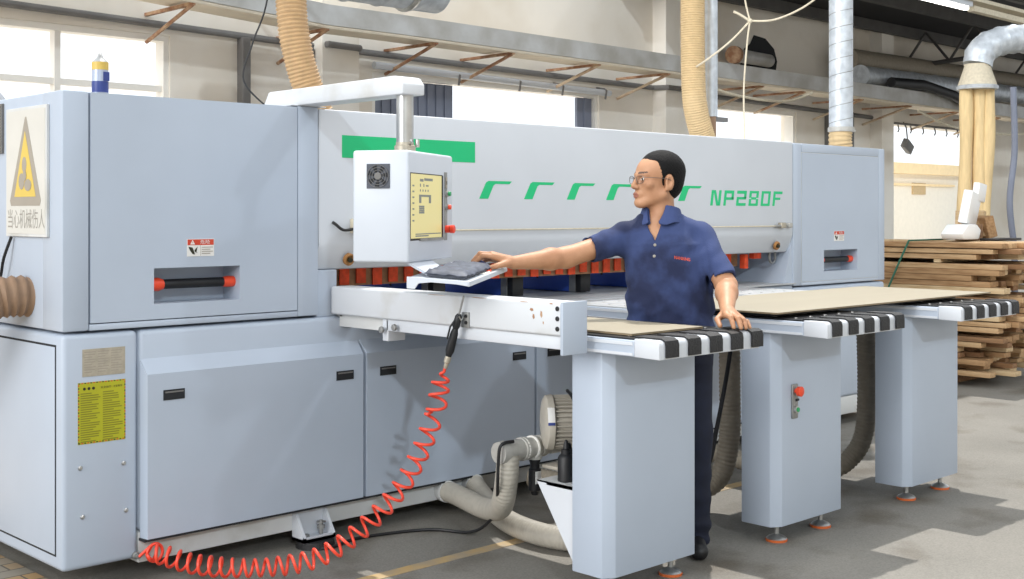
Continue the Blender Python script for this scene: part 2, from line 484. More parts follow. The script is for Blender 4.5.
# cable tray on brackets along the back wall
t = thing('cable_tray', 'long grey steel cable tray on brackets along the back wall', 'cable tray', (1.0, 4.4, 3.0))
O = t.location
zt = lambda x: 3.0 - 0.006 * (x - 5) if x > 5 else (3.0 if x > 4.2 else 3.0 + .055 * (4.2 - x))
mb = MB(O)
mb.prism([(0.0, zt(0)), (4.2, 3.0), (5, zt(5)), (22, zt(22)), (22, zt(22) + .19), (5, zt(5) + .175), (4.2, 3.175), (0.0, zt(0) + .17)], (0, 4.2, 0), X_, Z_, (0, 0.012, 0), 'tray')
mb.build('fascia', t, smooth=0)
MB(O).prism([(0.0, zt(0)), (4.2, 3.0), (5, zt(5)), (22, zt(22)), (22, zt(22) + .012), (5, zt(5) + .012), (4.2, 3.012), (0.0, zt(0) + .012)], (0, 4.212, 0), X_, Z_, (0, 0.45, 0), 'trayunder').build('tray_bottom', t, smooth=0)
MB(O).tube([(0, 4.22, zt(0) - .015), (4.2, 4.22, 2.985), (5, 4.22, zt(5) - .015), (22, 4.22, zt(22) - .015)], 0.016, 'trayunder', seg=6).build('edge_angle', t)
for x in (2.93, 4.2, 5.42, 6.4, 7.65, 8.8, 10.6, 11.5, 12.9, 14.2, 15.6, 17):
    mb = MB(O); z = zt(x) - 0.02
    mb.box(x - .016, x + .016, 4.22, 4.995, z - .026, z, 'rust')
    mb.tube([(x, 4.24, z - .02), (x, 4.99, z - .24)], 0.016, 'rustpale' if x > 7 else 'rust', seg=6)
    mb.build('wall_bracket', t, smooth=0)
tag(MB().tube([(-3, 4.96, 3.05), (1.73, 4.96, 2.99), (4.55, 4.96, 2.93), (4.6, 4.77, 2.93), (4.95, 4.77, 2.925), (5.0, 4.96, 2.925), (9.4, 4.96, 2.885), (9.45, 4.77, 2.88), (9.9, 4.77, 2.875), (9.95, 4.96, 2.87), (14.4, 4.96, 2.80)], 0.03, 'conduit', seg=10).build('conduit_pipe'), 'dark conduit pipe running along the back wall over the windows', 'pipe')
tag(MB().box(3.79, 3.87, 4.9, 5.0, FZ, 2.93, 'conduit', .006).build('downpipe', smooth=0), 'grey square downpipe on the wall beside the left window', 'pipe')
mb = MB()
mb.box(4.5, 4.53, 4.9, 5.0, FZ, 2.9, 'conduit')
tag(mb.build('downpipe', smooth=0), 'thin dark downpipe beside the plastered column behind the ribbed hose', 'pipe')
for x in (13.2, 13.8):
    tag(MB().box(x, x + .05, 4.92, 5.0, FZ, 2.84, 'conduit').build('downpipe', smooth=0), 'dark downpipe on the wall between %s' % ('the third window and the spiral duct' if x < 13.5 else 'the spiral duct and the doorway column'), 'pipe')

# ducts overhead
t = thing('air_duct', 'silver spiral air duct running high over the cable tray', 'duct', (3.2, 3.3, 3.2))
O = t.location
prof = []
L = 1.55
for i in range(40): prof.append((i * L / 39, 0.2 if i % 8 else 0.212))
MB(O).lathe(prof, (3.0, 3.2, 3.22), (1, 0, 0), 'galv').build('duct_body', t)
MB(O).box(3.6, 3.64, 3.0, 5.0, 3.43, 3.46, 'conduit').build('wall_strap', t, smooth=0)
MB(O).lathe([(0, .212), (.03, .225), (.06, .212)], (4.2, 3.2, 3.22), (1, 0, 0), 'steel').build('flange', t)
MB(O).lathe([(0, .12), (.05, .16), (.3, .16)], (2.5, 3.2, 3.22), (1, 0, 0), 'cable').build('dark_sleeve', t)
t = thing('air_duct', 'wide silver duct along the back wall towards the dust bags', 'duct', (13.4, 4.4, 3.3))
O = t.location
MB(O).lathe([(i * 7 / 60, 0.14 if i % 6 else 0.15) for i in range(61)], (13.2, 4.45, 3.28), (1, 0, 0.012), 'galv').build('duct_body', t)
MB(O).lathe([(0, .15), (7, .15)], (13.2, 4.62, 3.52), (1, 0, 0.012), 'hosekhaki').build('upper_duct', t)
MB(O).tube([(13.6, 4.2, 3.2), (14.4, 4.15, 3.22), (15.2, 4.1, 3.12), (15.9, 4.1, 2.98)], 0.07, 'cable', seg=12).build('branch_duct', t)
# fan pipe in a broken hole of the wall
t = thing('exhaust_pipe', 'rusty exhaust pipe stub in a broken dark hole of the wall', 'pipe', (11.6, 4.9, 3.4))
O = t.location
mb = MB(O)
poly = [(11.2, 3.30), (11.28, 3.52), (11.42, 3.6), (11.5, 3.72), (11.75, 3.70), (11.95, 3.58), (12.02, 3.42), (11.98, 3.25), (11.5, 3.2)]
mb.prism(poly, (0, 4.985, 0), X_, Z_, (0, 0.012, 0), 'groove').build('wall_hole', t, smooth=0)
MB(O).cyl((10.8, 4.78, 3.38), (11.75, 4.93, 3.40), 0.085, 'tray').build('pipe', t)
MB(O).lathe([(0, .05), (.02, .11), (.09, .11)], (10.72, 4.77, 3.38), (1, .15, .02), 'rust').build('pipe_cap', t)

# hanging hoses and pipes that end on top of the saw
t = tag(ribbed(MB((0, 0, 0)), [(1.49, .72, 3.1), (1.485, .72, 2.6), (1.48, .7, 2.38), (1.50, .69, 2.22), (1.55, .68, 2.05), (1.61, .66, 1.9)], 0.078, M['hosebrown'], 0.019, 0.09).build('ribbed_hose', smooth=60), 'brown ribbed hose dropping onto the saw beside the console arm', 'hose')
t = tag(ribbed(MB(), [(4.68, .7, 3.2), (4.68, .7, 2.6), (4.69, .7, 2.25), (4.72, .7, 2.08), (4.79, .7, 1.92), (4.84, .7, 1.84)], 0.084, M['hosetan'], 0.016, 0.06).build('ribbed_hose', smooth=60), 'tan ribbed hose dropping onto the saw behind the operator', 'hose')
t = thing('riser_pipe', 'thin silver riser pipe beside the tan ribbed hose', 'pipe', (4.885, .7, 1.855))
O = t.location
MB(O).tube([(4.883, .7, 3.3), (4.883, .7, 2.06)], 0.045, 'galv', seg=16).build('pipe', t)
MB(O).tube([(4.883, .7, 2.07), (4.885, .7, 1.855)], 0.035, 'hosedark', seg=14).build('hose_tail', t)
MB(O).box(4.86, 5.05, .68, .72, 2.03, 2.06, 'conduit').build('clamp', t)
t = thing('spiral_duct', 'thick silver spiral duct standing on the right end of the saw', 'duct', (5.80, .25, 1.85))
O = t.location
mb = MB(O); mb.lathe([(0, .083), (1.5, .083)], (5.80, .25, 1.985), Z_, 'galv', 32)
mb.tube([(5.80 + .083 * math.cos(k * PI / 12), .25 + .083 * math.sin(k * PI / 12), 1.99 + k * .11 / 24) for k in range(320)], .0028, 'dullsteel', seg=5)
mb.build('duct_body', t)
ribbed(MB(O), [(5.80, .25, 1.86), (5.79, .25, 1.93), (5.80, .25, 2.0)], 0.084, M['hosetan'], 0.025, 0.1).build('hose_tail', t, smooth=60)
MB(O).lathe([(0, .088), (.004, .092), (.03, .092), (.034, .088)], (5.80, .25, 1.975), Z_, 'cast').box(5.88, 5.95, .22, .25, 1.98, 2.0, 'cast').build('hose_clamp', t)

# dust collector manifold and bags on the far right
t = thing('dust_collector', 'silver elbow duct with cone and hanging cloth dust bags', 'dust collector', (9.6, 1.1, 0))
O = t.location
cx_, cy_ = 9.58, 1.05
elb = [(cx_ + 2.2, cy_ - .9, 3.12), (cx_ + 1.0, cy_ - .42, 3.12), (cx_ + .45, cy_ - .2, 3.11), (cx_ + .2, cy_ - .09, 3.06), (cx_ + .05, cy_ - .02, 2.97), (cx_, cy_, 2.83)]
pts = resample(spline(elb, 10), 0.03)
MB(O).tube(pts, .14, 'galv', seg=20, rad=[.137 if i % 5 else .147 for i in range(len(pts))]).build('elbow_duct', t)
MB(O).lathe([(0, .18), (.02, .18), (.20, .12), (.22, .125)], (cx_, cy_, 2.62), Z_, 'rope').build('cone', t)
MB(O).lathe([(0, .19), (.03, .195), (.04, .18)], (cx_, cy_, 2.595), Z_, 'galv').build('cone_flange', t)
for k, (dx, dy, sw) in enumerate([(-.075, .075, -.02), (.015, -.01, .0), (.075, -.075, -.035)]):
    pts = spline([(cx_ + dx, cy_ + dy, 2.6), (cx_ + dx, cy_ + dy, 2.2), (cx_ + dx * 1.0 + sw * .5, cy_ + dy * 1.0 - sw * .5, 1.7), (cx_ + dx * 1.0 + sw, cy_ + dy * 1.0 - sw, 1.2), (cx_ + dx * 1.0 + sw, cy_ + dy * 1.0 - sw, FZ)], 10)
    MB(O).tube(pts, .07, 'bag', seg=14, rad=[.062 + .005 * math.sin(i * .3 + k * 2) for i in range(len(pts))]).build('dust_bag', t)
tag(MB().tube(spline([(9.63, 0.72, 2.6), (9.66, .72, 2.0), (9.60, .74, 1.5), (9.66, .72, 1.0), (9.66, .72, .4)], 8), .03, 'shutter', seg=10).build('dark_hose'), 'dark blue-grey hose hanging between the cloth dust bags', 'hose')

# fluorescent fitting and hanging tray under the roof
t = thing('fluorescent_lamp', 'lit white fluorescent tube fitting under the dark roof', 'lamp', (10, 1.8, 3.7))
O = t.location
MB(O).box(8.9, 10.9, 1.77, 1.83, 3.60, 3.64, 'tubelight', .01).build('tube', t)
MB(O).box(8.85, 10.95, 1.75, 1.85, 3.64, 3.70, 'white', .006).build('fitting', t)
MB(O).box(8.6, 19, 1.72, 1.88, 3.70, 3.74, 'rope').box(11.0, 19, 1.76, 1.84, 3.60, 3.66, 'rope').build('support_rail', t, smooth=0)
for x in (9.2, 10.7): MB(O).tube([(x, 1.8, 3.74), (x, 1.8, roofz(1.8))], .008, 'cable', seg=6).build('hanger', t)

# ropes and loose cables
mb = MB()
k0 = (4.668, .227, 2.64)
mb.tube(spline([(4.60, .25, 3.1), (4.64, .25, 2.80), k0], 6), .006, 'rope', seg=6)
mb.tube(spline([k0, (4.8, .1, 2.655), (4.98, -.07, 2.79), (5.2, -.25, 3.1)], 6), .007, 'rope', seg=6)
mb.tube(spline([k0, (4.62, .34, 2.52), (4.60, .50, 2.42), (4.66, .70, 2.36)], 6), .007, 'rope', seg=6)
mb.tube(spline([k0, (4.655, .24, 2.5), (4.64, .255, 2.2), (4.64, .25, 1.86)], 6), .006, 'rope', seg=6)
mb.tube(spline([k0, (4.62, .27, 2.68), (4.59, .3, 2.70)], 4), .008, 'rope', seg=6)
mb.sphere(k0, .016, 'rope')
tag(mb.build('knotted_rope'), 'beige rope knotted in the air above the saw, behind the operator', 'rope')
tag(MB().tube(spline([(1.52, .9, 3.0), (1.50, .95, 2.5), (1.38, .9, 2.25), (1.30, .85, 2.05), (1.44, .8, 1.9)], 8), .0045, 'cable', seg=6).build('loose_cable'), 'thin black cable hanging left of the brown ribbed hose', 'cable')
tag(MB().tube(spline([(8.6, 3.8, 2.86), (9.3, 3.75, 2.72), (10.3, 3.75, 2.70), (11.0, 3.8, 2.85)], 8), .016, 'rope', seg=6).build('loose_cable'), 'pale cable sagging below the cable tray behind the tan hose', 'cable')
tag(MB().tube(spline([(13.6, 3.8, 2.78), (14.6, 3.75, 2.60), (16.3, 3.75, 2.58), (17.8, 3.8, 2.72)], 8), .018, 'rope', seg=6).build('loose_cable'), 'pale cable sagging below the cable tray over the doorway', 'cable')
tag(MB().tube(spline([(10.25, .52, 3.2), (10.22, .52, 2.6), (10.2, .52, 2.2), (10.3, .45, 1.95)], 8), .02, 'cable', seg=8).build('loose_cable'), 'thick black cable hanging at the right of the cloth dust bags', 'cable')
tag(MB().tube([(0.05, 3.6, 3.3), (.75, 3.6, 2.62), (1.3, 3.6, 2.0)], .035, 'white', seg=8).tube([(.9, 4.2, 2.75), (1.5, 4.2, 3.2)], .03, 'white', seg=8).build('brace_bar'), 'white diagonal brace bars in front of the left window', 'bar')

# ================================================================== PANEL SAW
S = thing('panel_saw', 'long light-grey computer panel saw with green stripe marks', 'panel saw', (0, 0, 0))
def pocket_panel(mb, x0, x1, z0, z1, hx0, hx1, hz0, hz1, y, depth, thick, m, inner):
    """plate at plane y facing -y with a recessed pocket; thickness towards +y"""
    V = [(x0, y, z0), (x1, y, z0), (x1, y, z1), (x0, y, z1), (hx0, y, hz0), (hx1, y, hz0), (hx1, y, hz1), (hx0, y, hz1)]
    B = [(hx0, y + depth, hz0), (hx1, y + depth, hz0), (hx1, y + depth, hz1), (hx0, y + depth, hz1)]
    E_ = [(x0, y + thick, z0), (x1, y + thick, z0), (x1, y + thick, z1), (x0, y + thick, z1)]
    mb.add(V, [(0, 1, 5, 4), (1, 2, 6, 5), (2, 3, 7, 6), (3, 0, 4, 7)], m)
    mb.add(V[4:] + B, [(0, 1, 5, 4), (1, 2, 6, 5), (2, 3, 7, 6), (3, 0, 4, 7), (4, 5, 6, 7)], inner)
    mb.add(V[:4] + E_, [(1, 0, 4, 5), (2, 1, 5, 6), (3, 2, 6, 7), (0, 3, 7, 4)], m)
def end_tower(name, x0, x1, z0, z1, dx0, dx1, dz0, dz1, pk, yb, full_left):
    mb = MB()
    # body behind the front, with pocket space left open
    mb.box(x0, x1, 0.17, yb, z0, z1, 'paint', .012)
    mb.box(x0, dx0 - .004, 0, .18, z0, z1, 'paint', .010)
    mb.box(dx1 + .004, x1, 0, .18, z0, z1, 'paint', .006)
    mb.box(dx0 - .004, dx1 + .004, 0, .18, z0, dz0 - .004, 'paint', .004)
    mb.box(dx0 - .006, dx1 + .006, .16, .165, dz0 - .004, (z1 - .002) if full_left else dz1 + .004, 'groove' if full_left else 'plinth')
    if not full_left:
        for a, b, c, d in ((dx0 - .005, dx0, dz0 - .004, dz1 + .004), (dx1, dx1 + .005, dz0 - .004, dz1 + .004), (dx0, dx1, dz0 - .005, dz0), (dx0, dx1, dz1, dz1 + .005)):
            mb.box(a, b, .004, .02, c, d, 'plinth')
    if dz1 < z1 - .01: mb.box(dx0 - .004, dx1 + .004, 0, .18, dz1 + .004, z1, 'paint', .004)
    o = mb.build(name, S)
    mb = MB()
    pocket_panel(mb, dx0, dx1, dz0, dz1, pk[0], pk[1], pk[2], pk[3], 0.0, .13, .15, 'paint', 'paint')
    mb.build('access_door', o, smooth=0, recalc=False)
    zc = (pk[2] + pk[3]) / 2 + .003; r = .0195
    MB().cyl((pk[0] + .02, .055, zc), (pk[1] - .02, .055, zc), r, 'black').build('roller_handle', o)
    MB().lathe([(0, .012), (.0, r + .006), (.045, r + .008), (.065, r + .001)], (pk[0] - .0, .055, zc), X_, 'orange').build('handle_cap', o)
    MB().lathe([(0, .012), (.0, r + .003), (.03, r + .004), (.05, r + .0)], (pk[1] - .0, .055, zc), -X_, 'orange').build('handle_cap', o)
    return o
lt = end_tower('left_tower', 0, 1.147, .955, 1.86, .11, 1.037, .983, 1.856, (.37, .756, 1.043, 1.183), 1.5, True)
rt = end_tower('right_tower', 4.82, 5.962, .985, 1.85, 4.93, 5.875, 1.02, 1.80, (5.185, 5.59, 1.072, 1.185) if False else (5.179, 5.600, 1.013, 1.154), 1.5, False) if False else None
rt = end_tower('right_tower', 4.82, 5.962, .93, 1.85, 4.92, 5.875, .955, 1.79, (5.179, 5.600, 1.013, 1.154), 1.5, False)

def warn_label(x0, x1, z0, z1, parent):
    y = -.0012
    mb = MB(); zm = z0 + (z1 - z0) * .64; xm = x0 + (x1 - x0) * .49
    mb.box(x0, x1, y, .0, z0, z1, 'labelwhite')
    mb.box(x0 + .002, x1 - .002, y - .0006, y, zm, z1 - .002, 'labelred')
    yy = y - .0012; h = z1 - zm
    # white triangle with mark
    tx = x0 + (x1 - x0) * .2
    mb.prism([(tx - h * .42, zm + h * .12), (tx + h * .42, zm + h * .12), (tx, zm + h * .85)], (0, yy, 0), X_, Z_, (0, .0006, 0), 'labelwhite')
    mb.box(tx - .001, tx + .001, yy - .0005, yy, zm + h * .3, zm + h * .6, 'labelred')
    mb.text('危险', (x0 + (x1 - x0) * .48, yy, zm + h * .18), X_, Z_, (x1 - x0) * .36, h * .64, 'labelwhite')
    mb.box(xm, xm + .001, yy, y, z0 + .002, zm, 'inkgrey')
    # hand pictogram with a blade
    hx = x0 + (x1 - x0) * .23; hz = (z0 + zm) / 2; q = (zm - z0)
    mb.prism([(hx - q * .5, hz + q * .36), (hx - q * .1, hz + q * .3), (hx + q * .05, hz), (hx + q * .15, hz - q * .35), (hx - q * .1, hz - q * .28), (hx - q * .35, hz + q * .05)], (0, yy, 0), X_, Z_, (0, .0006, 0), 'ink')
    mb.prism([(hx + q * .1, hz + q * .05), (hx + q * .42, hz + q * .38), (hx + q * .3, hz - q * .1), (hx + q * .42, hz - q * .2), (hx + q * .15, hz - q * .1)], (0, yy, 0), X_, Z_, (0, .0006, 0), 'ink')
    for i in range(4):
        z = z0 + q * (.2 + .19 * i)
        mb.box(xm + .006, x1 - .006 - (.012 if i % 2 == 0 else 0), yy, y, z, z + q * .07, 'inkgrey')
    mb.build('warning_label', parent, smooth=0)
warn_label(.513, .635, 1.226, 1.296, lt)
warn_label(5.301, 5.426, 1.213, 1.280, rt)

# danger sign on the left face (x = 0 plane, read from -x)
U = Vector((0, -1, 0)); V = Z_
mb = MB()
def sx(a, b, lift=0.0): return Vector((-.0 - lift, a, b))
mb.box(-.012, 0, .11, .493, 1.308, 1.812, 'plinth', .002)
mb.box(-.0135, -.012, .122, .481, 1.320, 1.800, 'signwhite')
mb.prism([(.0, .0), (.27, .0), (.28, .02), (.145, .345), (.135, .345), (-.01, .02)], (-.0137, .437, 1.428), U, V, (-.0008, 0, 0), 'inkgrey')
mb.prism([(.035, .035), (.235, .035), (.135, .29)], (-.0146, .437, 1.428), U, V, (-.0008, 0, 0), 'signyellow')
for kk, (dx, dz, w, h) in enumerate([(.130, .160, .024, .034), (.105, .095, .030, .036), (.165, .080, .036, .026), (.135, .118, .018, .024)]):
    mb.prism([(dx + w * math.cos(q) * .9, dz + h * math.sin(q) * .9) for q in [i * PI / 6 for i in range(12)]], (-.0155 - .0003 * kk, .437, 1.428), U, V, (-.0006, 0, 0), 'inkgrey')
mb.text('当心机械伤人', (-.0140, .468, 1.340), U, V, .345, .075, 'inkpale')
sign = mb.build('danger_sign', lt, smooth=0)
mb = MB()
mb.box(-.01, 0, .54, .95, 1.64, 1.84, 'conduit')
for i in range(16): mb.box(-.014, -.009, .55, .94, 1.648 + i * .012, 1.654 + i * .012, 'inkgrey')
mb.build('vent_grille', lt, smooth=0)

# base: left pedestal
mb = MB()
mb.box(0, .303, 0, 1.45, .06, .945, 'paint', .02, 3)
mb.box(-.003, .0, .06, .75, .12, .897, 'paint', .001)
mb.box(-.001, .001, .052, .76, .112, .905, 'groove')
ped = mb.build('left_pedestal', S)
mb = MB(); mb.box(.077, .249, -.0015, .0, .783, .887, 'nameplate', .0005)
for i in range(9):
    z = .798 + i * .0095
    for k in range(3):
        w = .03 + .012 * ((i * 7 + k * 3) % 3)
        mb.box(.085 + k * .053, .085 + k * .053 + min(w, .045), -.002, -.0014, z, z + .003, 'inkgrey')
mb.build('nameplate', ped, smooth=0)
mb = MB(); mb.box(.060, .250, -.0015, 0, .530, .762, 'yellow')
for i in range(16):
    for z in (.532, .757): mb.box(.062 + i * .0117, .062 + i * .0117 + .006, -.0022, -.001, z, z + .004, 'labelred' if i % 2 else 'ink')
for i in range(20):
    for x in (.061, .2455): mb.box(x, x + .004, -.0022, -.001, .534 + i * .0113, .534 + i * .0113 + .006, 'labelred' if i % 2 else 'ink')
for i, xx in enumerate((.085, .103, .121)):
    mb.prism([(xx + .006 * math.cos(q), .738 + .006 * math.sin(q)) for q in [k * PI / 4 for k in range(8)]], (0, -.0022, 0), X_, Z_, (0, .0008, 0), 'ink')
mb.text('安全操作', (.150, -.0022, .734), X_, Z_, .042, .009, 'ink')
mb.text('注意事项', (.200, -.0022, .734), X_, Z_, .036, .009, 'ink')
M['inkdim'] = mat('print_dim', (122, 120, 26), 0.6)
for col in (0, 1):
    x = .070 if col == 0 else .158
    for i in range(22):
        z = .722 - i * .0086
        w = .080 if i % 4 else .05
        w *= .75 + .25 * rnd.random()
        mb.box(x, x + w, -.0021, -.001, z - .0038, z, 'inkdim')
mb.build('safety_notice', ped, smooth=0)
for x, z in ((.069, .443), (.243, .438), (.078, .258), (.253, .255)):
    MB().lathe([(0, .009), (.004, .009), (.008, .005)], (x, 0, z), -Y_, 'steel', 12).build('screw', ped)
MB().lathe([(0, .014), (.012, .014), (.014, .009), (.035, .009)], (.29, 0, .075), -Y_, 'dullsteel', 14).build('air_fitting', ped)

# base: centre body, doors, plinth
mb = MB()
mb.box(.306, 4.82, .0, 1.45, .16, .945, 'paint', .022, 3)
base = mb.build('base_body', S)
mb = MB()
mb.box(.306, 5.96, .004, 1.4, .04, .158, 'plinth', .004)
mb.build('base_plinth', S)
doors = [(.311, 1.356), (1.366, 2.430), (2.440, 3.500), (3.510, 4.570)]
for x0, x1 in doors:
    mb = MB(); z0 = .138; z1 = .832
    # raised door with chamfered top and sides
    pr = [(0.0, z0), (-.05, z0), (-.05, z1 - .057), (0.0, z1)]
    vs = [(x0, y, z) for y, z in pr] + [(x1, y, z) for y, z in pr]
    vs[1] = (x0 + .006, -.05, z0); vs[2] = (x0 + .006, -.05, z1 - .057)
    vs[5] = (x1 - .003, -.05, z0); vs[6] = (x1 - .003, -.05, z1 - .057)
    mb.add(vs, [(1, 2, 6, 5), (2, 3, 7, 6), (0, 3, 2, 1), (4, 5, 6, 7), (0, 1, 5, 4)], 'paint')
    d = mb.build('cabinet_door', S, smooth=0)
    for hx in ((x0 + .118, x1 - .103) if x0 < 1 else ((x0 + .126, x1 - .11))):
        mb = MB()
        mb.box(hx - .043, hx + .043, -.054, -.050, .672, .706, 'groove', .001)
        mb.box(hx - .046, hx + .046, -.0525, -.0505, .669, .709, 'black')
        mb.box(hx - .039, hx + .039, -.0555, -.0535, .697, .703, 'conduit')
        mb.build('recessed_handle', d, smooth=0)
MB().box(.306, 4.6, -.047, .0, .128, .138, 'groove').build('door_gap', S, smooth=0)
# anchor bracket at the foot of the base
mb = MB()
for x in (1.015, 1.165):
    mb.prism([(0.004, .128), (-.012, .128), (-.085, .02), (-.085, 0.0), (0.004, 0.0)], (x, 0, 0), Y_, Z_, (.012, 0, 0), 'white')
mb.box(1.015, 1.177, -.085, .004, 0.0, .014, 'white')
mb.box(1.027, 1.165, -.006, .004, .014, .128, 'white')
mb.prism([(1.015, 0), (1.177, 0), (1.177, .022), (1.015, .022)], (0, -.085, 0), X_, Z_, (0, .01, 0), 'white')
mb.lathe([(0, .085), (.03, .08)], (1.096, -.05, FZ), Z_, 'rubber', 24)
an = mb.build('anchor_bracket', S, smooth=0)
MB().cyl((1.13, -.045, .014), (1.13, -.045, .075), .009, 'dullsteel', seg=12).lathe([(0, .017), (.014, .017)], (1.13, -.045, .04), Z_, 'dullsteel', 6).lathe([(0, .02), (.004, .02)], (1.13, -.045, .066), Z_, 'dullsteel', 12).build('anchor_bolt', an)
MB().lathe([(0, .014), (.014, .014)], (1.05, -.05, .014), Z_, 'dullsteel', 6).build('anchor_bolt', an)

# right pedestal
mb = MB()
mb.box(4.82, 5.962, 0.0, 1.45, .16, .92, 'paint', .02, 3)
mb.prism([(4.82, .93), (4.72, .93), (4.82, 1.24)], (0, .01, 0), X_, Z_, (0, 1.2, 0), 'paint')
mb.build('right_pedestal', S)

# beam cover
pts = [(0.0, 1.855), (0.0, 1.262), (.035, 1.150), (.30, 1.150), (.30, 1.24), (1.0, 1.24), (1.0, 1.855)]
mb = MB(); mb.prism(pts, (1.149, 0, 0), Y_, Z_, (3.669, 0, 0), 'beam', .012)
beam = mb.build('beam_cover', S)
MB().box(1.273, 2.067, -.0012, 0, 1.645, 1.745, 'green').build('green_band', beam, smooth=0)
for x in (2.094, 2.401, 2.714, 3.022, 3.333, 3.642):
    MB().prism([(0, 0), (.060, 0), (.096, .066), (.110, .074), (.205, .074), (.222, .088), (.062, .088), (.046, .080)], (x, -.0012, 1.470), X_, Z_, (0, .0012, 0), 'green').build('stripe_mark', beam, smooth=0)
# model lettering, slanted stencil strokes
LET = {'N': [(0, 0, .2, 1), (.66, 0, .86, 1), 'd'], 'P': [(0, 0, .2, 1), (.2, .8, .86, 1), (.66, .45, .86, .8), (.2, .38, .86, .55)],
       '2': [(0, .8, .86, 1), (.66, .5, .86, .8), (0, .42, .86, .58), (0, .18, .2, .42), (0, 0, .86, .18)],
       '8': [(0, .0, .2, .46), (0, .54, .2, 1), (.66, 0, .86, .46), (.66, .54, .86, 1), (.2, .84, .66, 1), (.2, .42, .66, .58), (.2, 0, .66, .16)],
       '0': [(0, 0, .2, 1), (.66, 0, .86, 1), (.2, .84, .66, 1), (.2, 0, .66, .16)],
       'F': [(0, 0, .2, 1), (.2, .82, .86, 1), (.2, .42, .7, .58)]}
for i, ch in enumerate('NP280F'):
    mb = MB(); ox = 3.945 + i * .128; w = .112; h = .092; sl = .016
    for st in LET[ch]:
        if st == 'd': q = [(.16, 1), (.36, 1), (.72, 0), (.52, 0)]
        else:
            a, b, c, d = st; q = [(a, b), (c, b), (c, d), (a, d)]
        mb.prism([(ox + a * w + b * sl, 1.444 + b * h) for a, b in q], (0, -.0013, 0), X_, Z_, (0, .0013, 0), 'green')
    mb.build('model_letter', beam, smooth=0)
# pull wire, switches, eyelets on the beam
MB().cyl((1.9, -.012, 1.318), (4.64, -.012, 1.318), .004, 'rope', seg=6).build('pull_wire', beam)
MB().box(4.645, 4.70, -.03, 0, 1.305, 1.340, 'nameplate', .006).cyl((4.60, -.012, 1.318), (4.66, -.02, 1.318), .009, 'dullsteel', seg=10).build('limit_switch', beam)
MB().box(4.735, 4.775, -.028, 0, 1.306, 1.337, 'cast', .006).build('limit_switch', beam)
MB().box(1.315, 1.36, -.05, 0, 1.31, 1.375, 'rope', .006).tube(spline([(1.32, -.03, 1.33), (1.26, -.03, 1.325), (1.225, -.02, 1.35), (1.215, -.01, 1.36)], 6), .007, 'cable', seg=6).build('limit_switch', beam)
for x in (1.312, 4.636):
    o = MB().lathe([(0, .028), (.012, .028), (.016, .022), (.010, .014)], (x, .008, 1.195), Vector((0, -1, -.25)), 'brass', 20).build('eyelet', beam)
    MB().lathe([(0, .012), (.02, .010)], (x, .003, 1.194), Vector((0, -1, -.25)), 'ink', 14).build('eyelet_bolt', beam)
# dust curtain strips
mb0 = None
for i in range(32):
    x = 1.40 + i * .0955
    MB().box(x, x + .054, .190, .197, 1.068 + .006 * math.sin(i * 2.3), 1.16, 'curtain_red').build('curtain_strip', S, smooth=0)
MB().box(1.2, 4.5, .205, .215, 1.062, 1.16, 'curtain_brown').build('curtain_backing', S, smooth=0)
MB().box(4.46, 4.50, .12, .16, 1.05, 1.14, 'curtain_red', .004).build('side_stop', S)
MB().box(4.56, 4.64, .12, .16, 1.11, 1.15, 'curtain_red', .004).build('side_stop', S)
MB().tube(spline([(4.70, .1, 1.15), (4.70, .1, 1.10), (4.73, .1, 1.08), (4.76, .1, 1.10), (4.76, .1, 1.15)], 6), .008, 'dullsteel', seg=8).build('wire_loop', S)
# inner tower wall, rear wall of the saw gap, work table
MB().box(1.149, 1.26, .02, 1.2, .945, 1.15, 'paint', .004).build('inner_post', S, smooth=0)
MB().box(1.2, 4.82, 1.35, 1.4, .945, 1.3, 'paint').build('rear_rail', S, smooth=0)
mb = MB()
mb.box(1.26, 4.82, -.02, 1.38, .945, .953, 'greyplate')
mb.build('work_table', S, smooth=0)
for x in (1.47, 2.02, 2.57, 3.10, 3.655, 4.2):
    mb = MB()
    mb.box(x, x + .085, .33, 1.1, .957, 1.065, 'blue', .004)
    c = mb.build('clamp', S)
    MB().box(x + .002, x + .083, .26, .33, .957, 1.06, 'black', .004).build('clamp_jaw', c)
    MB().box(x - .004, x + .003, .30, .345, .957, 1.062, 'dullsteel').build('clamp_edge', c, smooth=0)
    MB().cyl((x - .004, .6, 1.03), (x + .004, .6, 1.03), .008, 'black', seg=10).build('screw', c)
MB().box(1.3, 4.8, .215, .24, 1.16, 1.24, 'dullsteel').build('pressure_beam', S, smooth=0)

# sealant tube standing on the left tower
t = thing('sealant_tube', 'blue and yellow sealant tube standing on the left tower', 'tube', (.172, .05, 1.86))
O = t.location
MB(O).cyl((.172, .05, 1.86), (.172, .05, 1.978), .0305, 'tubesilver').build('tube_body', t)
MB(O).lathe([(0, .031), (.002, .0312), (.040, .0312), (.042, .031)], (.172, .05, 1.862), Z_, 'tubeblue').build('blue_band', t)
MB(O).lathe([(0, .0312), (.03, .0312)], (.172, .05, 1.948), Z_, 'tubeyellow').box(.17, .195, .018, .022, 1.905, 1.94, 'tubeblue').build('yellow_band', t)
MB(O).lathe([(0, .0305), (.006, .026), (.018, .012), (.036, .006)], (.172, .05, 1.978), Z_, 'steel').build('nozzle', t)
